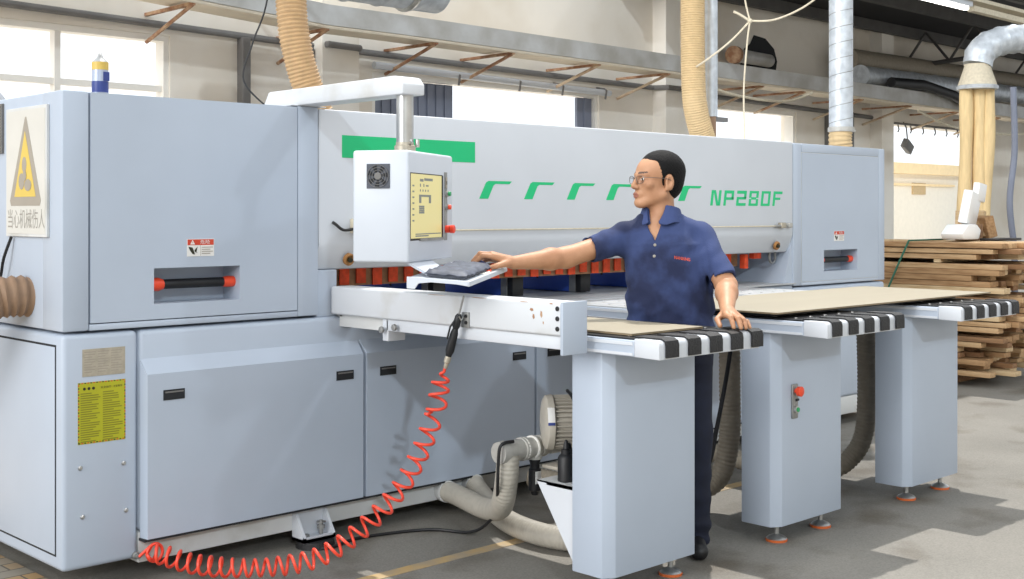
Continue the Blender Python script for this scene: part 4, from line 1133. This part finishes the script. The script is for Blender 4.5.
# ================================================================== OPERATOR (one continuous body grown from a distance field)
def V3(p): return np.array(p, dtype=np.float32)
def sd_cap(P, a, b, ra, rb):
    a = V3(a); b = V3(b); ba = b - a; pa = P - a
    h = np.clip(pa @ ba / float(ba @ ba), 0, 1)
    return np.linalg.norm(pa - h[:, None] * ba, axis=1) - (ra + (rb - ra) * h)
def sd_ell(P, c, r):
    p = P - V3(c); r = V3(r)
    k0 = np.linalg.norm(p / r, axis=1); k1 = np.linalg.norm(p / (r * r), axis=1)
    return k0 * (k0 - 1) / np.maximum(k1, 1e-6)
def sd_sph(P, c, r): return np.linalg.norm(P - V3(c), axis=1) - r
def smin(a, b, k):
    h = np.clip(.5 + .5 * (b - a) / k, 0, 1)
    return b + (a - b) * h - k * h * (1 - h)
def smax(a, b, k): return -smin(-a, -b, k)
def sd_loft(P, rows, grow=0.0):
    z = P[:, 2]; T = np.array(rows, dtype=np.float32)
    cx = np.interp(z, T[:, 0], T[:, 1]); cy = np.interp(z, T[:, 0], T[:, 2])
    a = np.interp(z, T[:, 0], T[:, 3]) + grow; b = np.interp(z, T[:, 0], T[:, 4]) + grow
    q = (((np.abs(P[:, 0] - cx) / a) ** 2.3 + (np.abs(P[:, 1] - cy) / b) ** 2.3) ** (1 / 2.3) - 1) * np.minimum(a, b)
    zz = np.maximum(T[0, 0] - z, z - T[-1, 0])
    return np.maximum(q, zz)
def mesh_sdf(f, lo, hi, h, B=12):
    lo = V3(lo); hi = V3(hi)
    nb = np.ceil((hi - lo) / (h * B)).astype(int)
    n = nb * B
    vol = np.empty(tuple(n), dtype=np.float32)
    I = np.stack(np.meshgrid(*[np.arange(k) for k in nb], indexing='ij'), -1).reshape(-1, 3)
    cen = (lo + (I * B + B / 2) * h).astype(np.float32)
    d = f(cen)
    act = np.abs(d) < h * B * .87 * 1.35 + .035
    loc = np.stack(np.meshgrid(*[np.arange(B)] * 3, indexing='ij'), -1).reshape(-1, 3)
    for k in np.nonzero(~act)[0]:
        i = I[k] * B
        vol[i[0]:i[0] + B, i[1]:i[1] + B, i[2]:i[2] + B] = 1.0 if d[k] > 0 else -1.0
    A = np.nonzero(act)[0]
    for s in range(0, len(A), 60):
        ks = A[s:s + 60]
        P = (I[ks][:, None, :] * B + loc[None]).reshape(-1, 3)
        val = f((lo + P * h).astype(np.float32))
        vol[P[:, 0], P[:, 1], P[:, 2]] = val
    ins = vol < 0
    c = np.zeros(tuple(n - 1), dtype=np.int8)
    for i in (0, 1):
        for j in (0, 1):
            for k in (0, 1):
                c += ins[i:n[0] - 1 + i, j:n[1] - 1 + j, k:n[2] - 1 + k]
    cells = np.argwhere((c > 0) & (c < 8))
    idx = np.full(tuple(n - 1), -1, dtype=np.int32)
    idx[cells[:, 0], cells[:, 1], cells[:, 2]] = np.arange(len(cells))
    acc = np.zeros((len(cells), 3), dtype=np.float32); cnt = np.zeros(len(cells), dtype=np.float32)
    cor = [(i, j, k) for i in (0, 1) for j in (0, 1) for k in (0, 1)]
    for a in cor:
        for b in cor:
            if a < b and sum(abs(p - q) for p, q in zip(a, b)) == 1:
                va = vol[cells[:, 0] + a[0], cells[:, 1] + a[1], cells[:, 2] + a[2]]
                vb = vol[cells[:, 0] + b[0], cells[:, 1] + b[1], cells[:, 2] + b[2]]
                m = (va < 0) != (vb < 0)
                t = np.where(m, va / np.where(m, va - vb, 1), 0)
                pos = np.array(a, dtype=np.float32) + t[:, None] * (np.array(b) - np.array(a))
                acc[m] += pos[m]; cnt[m] += 1
    verts = lo + (cells + acc / cnt[:, None]) * h
    quads = []
    for ax in range(3):
        o1, o2 = [(1, 2), (2, 0), (0, 1)][ax]
        sl0 = [slice(None)] * 3; sl1 = [slice(None)] * 3
        sl0[ax] = slice(0, -1); sl1[ax] = slice(1, None)
        s0 = ins[tuple(sl0)]; s1 = ins[tuple(sl1)]
        E_ = np.argwhere(s0 != s1)
        ok = (E_[:, o1] > 0) & (E_[:, o2] > 0) & (E_[:, o1] < n[o1] - 1) & (E_[:, o2] < n[o2] - 1)
        E_ = E_[ok]
        flip = s0[E_[:, 0], E_[:, 1], E_[:, 2]]
        def g(d1, d2):
            q = E_.copy(); q[:, o1] -= d1; q[:, o2] -= d2
            return idx[q[:, 0], q[:, 1], q[:, 2]]
        Q = np.stack([g(1, 1), g(0, 1), g(0, 0), g(1, 0)], 1)
        Q[~flip] = Q[~flip][:, ::-1]
        quads.append(Q)
    F = np.concatenate(quads); F = F[(F >= 0).all(1)]
    return verts, F
def sdf_object(name, f, lo, hi, h, mats, parent, paint=None, smooth_it=1):
    v, q = mesh_sdf(f, lo, hi, h)
    for _ in range(smooth_it):
        s = np.zeros_like(v); c = np.zeros(len(v), dtype=np.float32)
        for a, b in ((0, 1), (1, 2), (2, 3), (3, 0)):
            np.add.at(s, q[:, a], v[q[:, b]]); np.add.at(c, q[:, a], 1)
            np.add.at(s, q[:, b], v[q[:, a]]); np.add.at(c, q[:, b], 1)
        v = v * .5 + .5 * s / np.maximum(c, 1)[:, None]
    me = bpy.data.meshes.new(name)
    me.vertices.add(len(v)); me.vertices.foreach_set('co', v.astype(np.float32).ravel())
    me.loops.add(q.size); me.loops.foreach_set('vertex_index', q.astype(np.int32).ravel())
    me.polygons.add(len(q)); me.polygons.foreach_set('loop_start', np.arange(0, q.size, 4, dtype=np.int32))
    me.polygons.foreach_set('loop_total', np.full(len(q), 4, dtype=np.int32))
    for m in mats: me.materials.append(M[m])
    me.update(calc_edges=True)
    if paint is not None:
        me.polygons.foreach_set('material_index', paint(v[q].mean(1)).astype(np.int32))
    me.polygons.foreach_set('use_smooth', np.ones(len(q), dtype=bool))
    me.update()
    o = bpy.data.objects.new(name, me); COL.objects.link(o)
    if parent: o.parent = parent
    return o

HO = V3((-.068, .0, 1.541))                     # between the eyes
HR = np.array((Matrix.Rotation(math.radians(-64), 3, 'Z') @ Matrix.Rotation(math.radians(-3), 3, 'X')), dtype=np.float32)
def head_space(P): return (P - HO) @ HR
def head_pt(p): return HR @ V3(p) + HO
TORSO = [(.80, .0, .0, .172, .112), (.93, -.006, .0, .180, .112), (1.03, -.010, -.002, .180, .115), (1.18, -.018, -.002, .172, .118), (1.27, -.030, .0, .164, .110), (1.335, -.040, .008, .122, .086), (1.38, -.044, .014, .072, .066), (1.41, -.044, .016, .05, .05)]
RSH, REL, RWR = (-.205, .0, 1.292), (-.452, -.11, 1.216), (-.672, -.25, 1.200)
LSH, LEL, LWR = (.118, .01, 1.298), (.203, -.15, 1.102), (.163, -.40, 1.018)
RH = dict(index=[(-.748, -.277, 1.226), (-.792, -.282, 1.230), (-.822, -.278, 1.204)], middle=[(-.755, -.253, 1.233), (-.803, -.254, 1.236), (-.833, -.252, 1.206)],
          ring=[(-.750, -.230, 1.226), (-.797, -.228, 1.223), (-.825, -.226, 1.201)], little=[(-.742, -.210, 1.210), (-.777, -.205, 1.212), (-.802, -.202, 1.195)],
          thumb=[(-.690, -.272, 1.200), (-.735, -.306, 1.190), (-.772, -.306, 1.180)])
LH = dict(index=[(.147, -.475, 1.010), (.156, -.522, 1.003), (.163, -.545, .967)], middle=[(.174, -.478, 1.006), (.184, -.523, .999), (.190, -.545, .966)],
          ring=[(.194, -.468, .998), (.205, -.512, .992), (.211, -.532, .965)], little=[(.210, -.452, .989), (.223, -.490, .984), (.230, -.510, .964)],
          thumb=[(.140, -.425, 1.004), (.116, -.452, .990), (.121, -.488, .968)])
def hand(P, w, H, d):
    k = {'index': .0102, 'middle': .0106, 'ring': .0102, 'little': .0090, 'thumb': .0115}
    # palm from wrist to the knuckle row
    for i, n in enumerate(('index', 'middle', 'ring', 'little')):
        a = tuple(np.array(w) * .75 + np.array(H[n][0]) * .25)
        d = smin(d, sd_cap(P, a, H[n][0], .021, .0150), .010)
    for n, pts_ in H.items():
        r = k[n]
        if n == 'thumb':
            t = sd_cap(P, pts_[0], pts_[1], .016, .0115)
            t = smin(t, sd_cap(P, pts_[1], pts_[2], .011, .0095), .004)
            d = smin(d, t, .008)
        else:
            p0, p1, p2 = [np.array(q) for q in pts_]
            pm = p1 * .45 + p2 * .55
            t = sd_cap(P, p0, p1, r * 1.12, r * 1.05)
            t = smin(t, sd_cap(P, p1, pm, r * 1.0, r * .95), .003)
            t = smin(t, sd_cap(P, pm, p2, r * .95, r * .8), .003)
            t = smin(t, sd_sph(P, p1, r * 1.12), .003)
            d = smin(d, t, .004)
    return d
def head_sdf(P):
    Q = head_space(P)
    d = sd_ell(Q, (0, .026, .037), (.076, .101, .083))
    d = smin(d, sd_ell(Q, (0, -.028, -.028), (.062, .064, .088)), .02)
    d = smin(d, sd_ell(Q, (0, -.02, .03), (.066, .068, .06)), .02)
    for s in (-1, 1):
        d = smin(d, sd_cap(Q, (s * .053, .004, -.062), (s * .014, -.068, -.103), .020, .018), .022)
        d = smin(d, sd_ell(Q, (s * .044, -.062, -.026), (.022, .020, .018)), .014)
        d = smin(d, sd_cap(Q, (s * .012, -.090, .014), (s * .042, -.074, .016), .009, .008), .012)
    d = smin(d, sd_ell(Q, (0, -.076, -.102), (.024, .020, .018)), .016)
    for s in (-1, 1):
        d = smax(d, -sd_ell(Q, (s * .032, -.100, -.004), (.019, .016, .011)), .010)
        d = smin(d, sd_ell(Q, (s * .031, -.076, -.004), (.0155, .0125, .0115)), .003)
    n = sd_cap(Q, (0, -.088, .006), (0, -.110, -.034), .0075, .0115)
    for s in (-1, 1): n = smin(n, sd_ell(Q, (s * .0125, -.098, -.039), (.0085, .011, .0085)), .006)
    d = smin(d, n, .008)
    d = smin(d, sd_ell(Q, (0, -.084, -.068), (.026, .016, .018)), .010)
    d = smin(d, sd_ell(Q, (0, -.0965, -.0665), (.021, .0070, .0055)), .003)
    d = smin(d, sd_ell(Q, (0, -.0945, -.0785), (.019, .0070, .0062)), .003)
    d = smax(d, -sd_ell(Q, (0, -.106, -.0722), (.024, .008, .0016)), .002)
    for s in (-1, 1):
        e = sd_ell(Q, (s * .079, .018, -.014), (.010, .021, .034))
        e = smax(e, -sd_ell(Q, (s * .091, .013, -.010), (.011, .012, .022)), .004)
        e = smin(e, sd_ell(Q, (s * .076, .006, -.040), (.007, .009, .010)), .006)
        d = smin(d, e, .006)
    return d
def body_sdf(P):
    d = head_sdf(P)
    d = smin(d, sd_cap(P, head_pt((0, .028, -.05)), (-.046, .014, 1.37), .052, .060), .03)
    d = smin(d, sd_cap(P, head_pt((-.0, .0, -.085)), (-.054, -.020, 1.395), .022, .030), .02)
    b = sd_loft(P, TORSO, -.012)
    b = smin(b, sd_cap(P, (-.07, .01, 1.36), RSH, .045, .048), .03)
    b = smin(b, sd_cap(P, (-.01, .012, 1.36), LSH, .045, .048), .03)
    d = smin(d, b, .02)
    def arm(a, e, w):
        e_ = np.array(e); w_ = np.array(w)
        t = sd_cap(P, a, e, .046, .043)
        t = smin(t, sd_cap(P, e, tuple(e_ * .7 + w_ * .3), .042, .044), .02)
        t = smin(t, sd_cap(P, tuple(e_ * .7 + w_ * .3), w, .043, .0265), .02)
        return t
    d = smin(d, arm(RSH, REL, RWR), .02)
    d = smin(d, arm(LSH, LEL, LWR), .02)
    d = hand(P, RWR, RH, d)
    d = hand(P, LWR, LH, d)
    for hx, kx, ax_ in ((-.09, -.10, -.11), (.085, .094, .098)):
        t = sd_cap(P, (hx, 0, .84), (kx, -.02, .47), .078, .054)
        t = smin(t, sd_cap(P, (kx, -.02, .47), (kx, .005, .33), .052, .055), .02)
        t = smin(t, sd_cap(P, (kx, .005, .33), (ax_, .03, .06), .053, .036), .02)
        t = smin(t, sd_cap(P, (ax_, .03, .02), (ax_, -.10, .005), .036, .028), .02)
        d = smin(d, t, .03)
    return d
PL = Vector((2.125, -1.174, 0))
person = thing('person', 'man in a navy polo shirt and glasses reaching for the keyboard tray', 'person', PL, math.radians(-43.89))
def skin_paint(c):
    Q = head_space(c.astype(np.float32))
    out = np.zeros(len(c))
    lip = (sd_ell(Q, (0, -.100, -.0725), (.022, .014, .0125)) < 0)
    out[lip] = 1
    for s in (-1, 1):
        brow = sd_cap(Q, (s * .016, -.094, .0215), (s * .046, -.076, .024), .0045, .0028) < .0015
        out[brow] = 2
        eye = (sd_ell(Q, (s * .031, -.090, -.0045), (.0125, .014, .0055)) < 0)
        out[eye] = 3
        ir = (np.linalg.norm(Q - V3((s * .030, -.089, -.0045)), axis=1) < .0065) & eye
        out[ir] = 4
    return out
sdf_object('body', body_sdf, (-.86, -.60, -.05), (.30, .18, 1.70), .004, ['skin', 'lip', 'brow', 'eyewhite', 'iris'], person, skin_paint)
# hair: close cropped cap with a receding front
def hair_sdf(P):
    Q = head_space(P)
    d = sd_ell(Q, (0, .029, .039), (.0815, .1065, .0885))
    d = smin(d, sd_ell(Q, (0, .046, -.02), (.069, .076, .068)), .03)
    A_ = .074 - (Q[:, 1] + .066) * .40 - Q[:, 2] + np.maximum(0, np.abs(Q[:, 0]) - .03) * .5
    low = np.interp(Q[:, 1], [-.03, -.005, .005, .06], [-.040, -.040, -.055, -.082])
    B_ = np.maximum(-.026 - .10 * Q[:, 2] - Q[:, 1], low - Q[:, 2])
    cut = smin(A_, B_, .012)
    for s in (-1, 1):
        cut = np.maximum(cut, -sd_ell(Q, (s * .085, .018, -.016), (.03, .026, .040)))
    tex = .0012 * np.sin(Q[:, 0] * 420) * np.sin(Q[:, 1] * 390 + 1) * np.sin(Q[:, 2] * 410)
    return smax(d + tex, cut, .006)
sdf_object('hair', hair_sdf, (-.20, -.16, 1.40), (.12, .16, 1.70), .003, ['hair'], person)
# polo shirt
RCUF = tuple(np.array(RSH) * .40 + np.array(REL) * .60); LCUF = tuple(np.array(LSH) * .12 + np.array(LEL) * .88)
def shirt_sdf(P):
    b = sd_loft(P, TORSO[:-1], .004)
    b = smin(b, sd_cap(P, (-.07, .01, 1.352), RSH, .058, .060), .04)
    b = smin(b, sd_cap(P, (-.01, .012, 1.352), LSH, .058, .060), .04)
    def sleeve(a, e, c, r0, r1):
        a = V3(a); e = V3(e); c = V3(c); ax = (e - a) / np.linalg.norm(e - a)
        t = sd_cap(P, a, tuple(e), r0, r1)
        # hollow rim near the cuff
        along = (P - c) @ ax
        t = smax(t, along, .004)
        inner = sd_cap(P, a, tuple(e), .049, .0465)
        return np.where(along > -.02, np.maximum(t, -inner), t), along
    r, _ = sleeve(RSH, REL, RCUF, .062, .052)
    l, _ = sleeve(LSH, LEL, LCUF, .064, .058)
    d = smin(b, r, .03); d = smin(d, l, .025)
    # neck opening and V at the placket
    d = smax(d, -sd_cap(P, (-.048, .0, 1.365), (-.062, -.02, 1.485), .066, .070), .006)
    v = np.maximum(np.abs((P[:, 0] + .083)) - np.clip((P[:, 2] - 1.285) * .42, -1, .05), P[:, 1] + .03)
    d = smax(d, -v, .004)
    # folds: pulled towards the reaching arm, sagging at the waist
    x, y, z = P[:, 0], P[:, 1], P[:, 2]
    w = .0030 * np.sin(70 * (z + .45 * x) + 9 * x) * np.clip((1.14 - z) * 6, 0, 1) + .0028 * np.sin(55 * (x * .8 + z * .6) + 4 * np.sin(18 * z)) * np.clip((z - 1.0) * 5, 0, 1)
    w += .0011 * np.sin(95 * (x - .35 * z) + 5 * np.sin(17 * z + 9 * x)) + .002 * np.sin(31 * x + 23 * z) * np.sin(19 * z - 14 * x)
    # crease between chest and the left sleeve
    w -= .010 * np.exp(-((x - .125 - .12 * (1.25 - z)) / .010) ** 2) * np.exp(-((z - 1.15) / .09) ** 2) * (y < .02)
    return d - w
def shirt_paint(c): return np.zeros(len(c))
shirt = sdf_object('polo_shirt', shirt_sdf, (-.44, -.26, .86), (.32, .20, 1.46), .004, ['shirt'], person)
# collar: folded band, open at the throat
def collar_sdf(P):
    a = V3((-.046, .014, 1.362)); b = V3((-.040, .030, 1.437))
    ax = (b - a) / np.linalg.norm(b - a)
    h = (P - a) @ ax; rad = np.linalg.norm((P - a) - h[:, None] * ax, axis=1)
    r = .094 - .30 * np.clip(h, -.03, .08)
    d = np.abs(rad - r) - .0035
    r2 = .080 - .14 * np.clip(h, -.03, .08)
    d = np.minimum(d, np.abs(rad - r2) - .003)
    ang = np.arctan2(-(P[:, 1] - .014), P[:, 0] + .046)          # pi/2 towards the camera
    off = np.abs(ang - (PI / 2 + .42))
    open_ = .20 + np.clip((h + .02) * 5.5, 0, .9)
    low = -.014 - .020 * np.exp(-((off - .45) / .35) ** 2)
    d = smax(d, np.maximum(low - h, h - .058), .003)
    return smax(d, (open_ - off) * .06, .004)
sdf_object('collar', collar_sdf, (-.18, -.13, 1.28), (.09, .15, 1.47), .003, ['collar'], person)
def trousers_sdf(P):
    d = sd_loft(P, [(.78, -.005, 0, .155, .11), (.86, -.006, .0, .168, .116), (.97, -.010, 0, .166, .112)], .0)
    for hx, kx, ax_ in ((-.085, -.10, -.11), (.080, .092, .096)):
        t = sd_cap(P, (hx, 0, .84), (kx, -.02, .47), .092, .072)
        t = smin(t, sd_cap(P, (kx, -.02, .47), (ax_, .022, .04), .072, .068), .03)
        d = smin(d, t, .03)
    x, y, z = P[:, 0], P[:, 1], P[:, 2]
    w = .003 * np.sin(60 * z + 14 * x) * np.clip((.6 - z) * 3, 0, 1) + .004 * np.sin(95 * z + 20 * y) * np.clip((.2 - z) * 8, 0, 1)
    return np.maximum(d - w, .0 - z)
sdf_object('trousers', trousers_sdf, (-.22, -.16, -.03), (.22, .16, 1.0), .006, ['trousers'], person)
for x in (-.112, .098):
    def shoe_sdf(P, x=x):
        d = sd_cap(P, (x, .05, .015), (x, -.12, .005), .042, .036)
        d = smin(d, sd_cap(P, (x, .03, .02), (x, .02, .06), .042, .038), .02)
        return np.maximum(d, FZ + .001 - P[:, 2])
    sdf_object('shoe', shoe_sdf, (x - .08, -.20, -.04), (x + .08, .12, .15), .005, ['shoe'], person)
# spectacles
mb = MB()
def hp(p): return Vector([float(q) for q in head_pt(p)])
for s in (-1, 1):
    rim = []
    for k in range(29):
        a = k * 2 * PI / 28
        ca, sa = math.cos(a), math.sin(a)
        rr = (abs(ca) ** 3 + abs(sa) ** 3) ** (-1 / 3)
        rim.append(hp((s * .034 + .0225 * ca * rr, -.107 + .012 * abs(s * .034 + .0225 * ca) / .055, -.007 + .0155 * sa * rr)))
    mb.tube(rim, .0013, 'glassframe', seg=6, cap=False)
    mb.tube([hp((s * .056, -.096, .002)), hp((s * .072, -.07, .003)), hp((s * .083, .0, .002)), hp((s * .084, .022, -.004))], .0014, 'glassframe', seg=6)
mb.tube([hp((-.012, -.108, -.001)), hp((0, -.112, .002)), hp((.012, -.108, -.001))], .0013, 'glassframe', seg=6)
gl = mb.build('glasses', person)
mb = MB()
for s in (-1, 1):
    ring = []
    for k in range(24):
        a = k * 2 * PI / 24; ca, sa = math.cos(a), math.sin(a); rr = (abs(ca) ** 3 + abs(sa) ** 3) ** (-1 / 3)
        ring.append(hp((s * .034 + .022 * ca * rr, -.107 + .012 * abs(s * .034 + .022 * ca) / .055, -.007 + .015 * sa * rr)))
    nrm = (hp((0, -1, 0)) - hp((0, 0, 0))).normalized()
    mb.add(ring + [p - nrm * .001 for p in ring], [tuple(range(24)), tuple(range(47, 23, -1))] + [(i, (i + 1) % 24, 24 + (i + 1) % 24, 24 + i) for i in range(24)], 'lens')
mb.build('lens', gl, smooth=0)
# shirt details: chest logo, buttons, placket (found on the shirt surface)
def on_shirt(x, z, lift=.0015):
    ys = np.linspace(-.26, 0, 400).astype(np.float32)
    P = np.stack([np.full(400, x), ys, np.full(400, z)], 1).astype(np.float32)
    d = shirt_sdf(P); k = int(np.argmax(d < 0))
    return Vector((x, float(ys[k]) - lift, z))
mb = MB()
vs, fs = text_geo('NANXING')
x0 = min(v[0] for v in vs); x1 = max(v[0] for v in vs); y1 = max(v[1] for v in vs)
base_v = []
for a, b in vs:
    u = (a - x0) / (x1 - x0)
    p = on_shirt(-.006 + .066 * u, 1.211 - .010 * u + .013 * b / y1, .003)
    base_v.append(p)
mb.add(base_v, fs, 'logored')
mb.build('chest_logo', shirt, smooth=0)
for x, z in ((-.085, 1.268), (-.088, 1.222)):
    p = on_shirt(x, z, .0)
    MB().lathe([(0, .0062), (.003, .0062), (.0038, .004)], p, -Y_, 'inkpale', 14).build('button', shirt)

# ================================================================== CAMERA
cam = bpy.data.cameras.new('camera'); co = bpy.data.objects.new('camera', cam); COL.objects.link(co)
cam.sensor_width = 36; cam.lens = 1239 * 36 / 1024
cam.shift_y = -76.5 / 1024
cam.clip_end = 200
TH = math.atan2(1288, 1239)
co.location = (-1.98548, -4.47289, 1.40)
co.rotation_euler = (PI / 2, 0, TH - PI / 2)
# camera forward is (cos TH, sin TH) in the saw's frame
fw = Vector((math.cos(TH), math.sin(TH), 0))
co.rotation_euler = fw.to_track_quat('-Z', 'Y').to_euler()
SC.camera = co

# ================================================================== LIGHT
w = bpy.data.worlds.new('world'); SC.world = w; w.use_nodes = True
bg = w.node_tree.nodes['Background']
bg.inputs['Color'].default_value = (0.90, 0.95, 1.0, 1)
nt = w.node_tree
tcw = nt.nodes.new('ShaderNodeTexCoord'); sp = nt.nodes.new('ShaderNodeSeparateXYZ')
nt.links.new(tcw.outputs['Generated'], sp.inputs[0])
mr = nt.nodes.new('ShaderNodeMapRange')
mr.inputs['From Min'].default_value = -0.5; mr.inputs['From Max'].default_value = 0.5
mr.inputs['To Min'].default_value = 0.38; mr.inputs['To Max'].default_value = 0.95
nt.links.new(sp.outputs['Y'], mr.inputs['Value'])
nt.links.new(mr.outputs['Result'], bg.inputs['Strength'])
def sun(name, d, strength, color, ang):
    L = bpy.data.lights.new(name, 'SUN'); L.energy = strength; L.color = color; L.angle = math.radians(ang)
    o = bpy.data.objects.new(name, L); COL.objects.link(o)
    o.rotation_euler = Vector(d).to_track_quat('-Z', 'Y').to_euler()
    o.location = (-6, -8, 6)
    return o
sun('sun_overhead', (-.335, -.24, -.91), 2.3, (1, .96, .90), 0.8)
sun('flood_light', (.387, .712, -.347), .45, (.82, .92, 1.0), 1.5)
sun('flood_light', (-.45, 1.0, -.57), .17, (.86, .94, 1.0), 2.5)
sun('side_daylight', (.9, .06, -.30), 1.3, (1, .985, .96), 35)
al = bpy.data.lights.new('overhead_fill', 'AREA'); al.shape = 'RECTANGLE'; al.size = 7; al.size_y = .5; al.energy = 42; al.color = (1, .98, .95)  # added fill from above, brightens the door chamfers; no actual lamp hangs here
ao = bpy.data.objects.new('overhead_fill', al); COL.objects.link(ao); ao.location = (2.2, -1.9, 4.3)
SC.view_settings.view_transform = 'Standard'
SC.view_settings.look = 'None'
SC.view_settings.exposure = 0.68
SC.view_settings.gamma = 1.0
SC.view_settings.use_curve_mapping = False
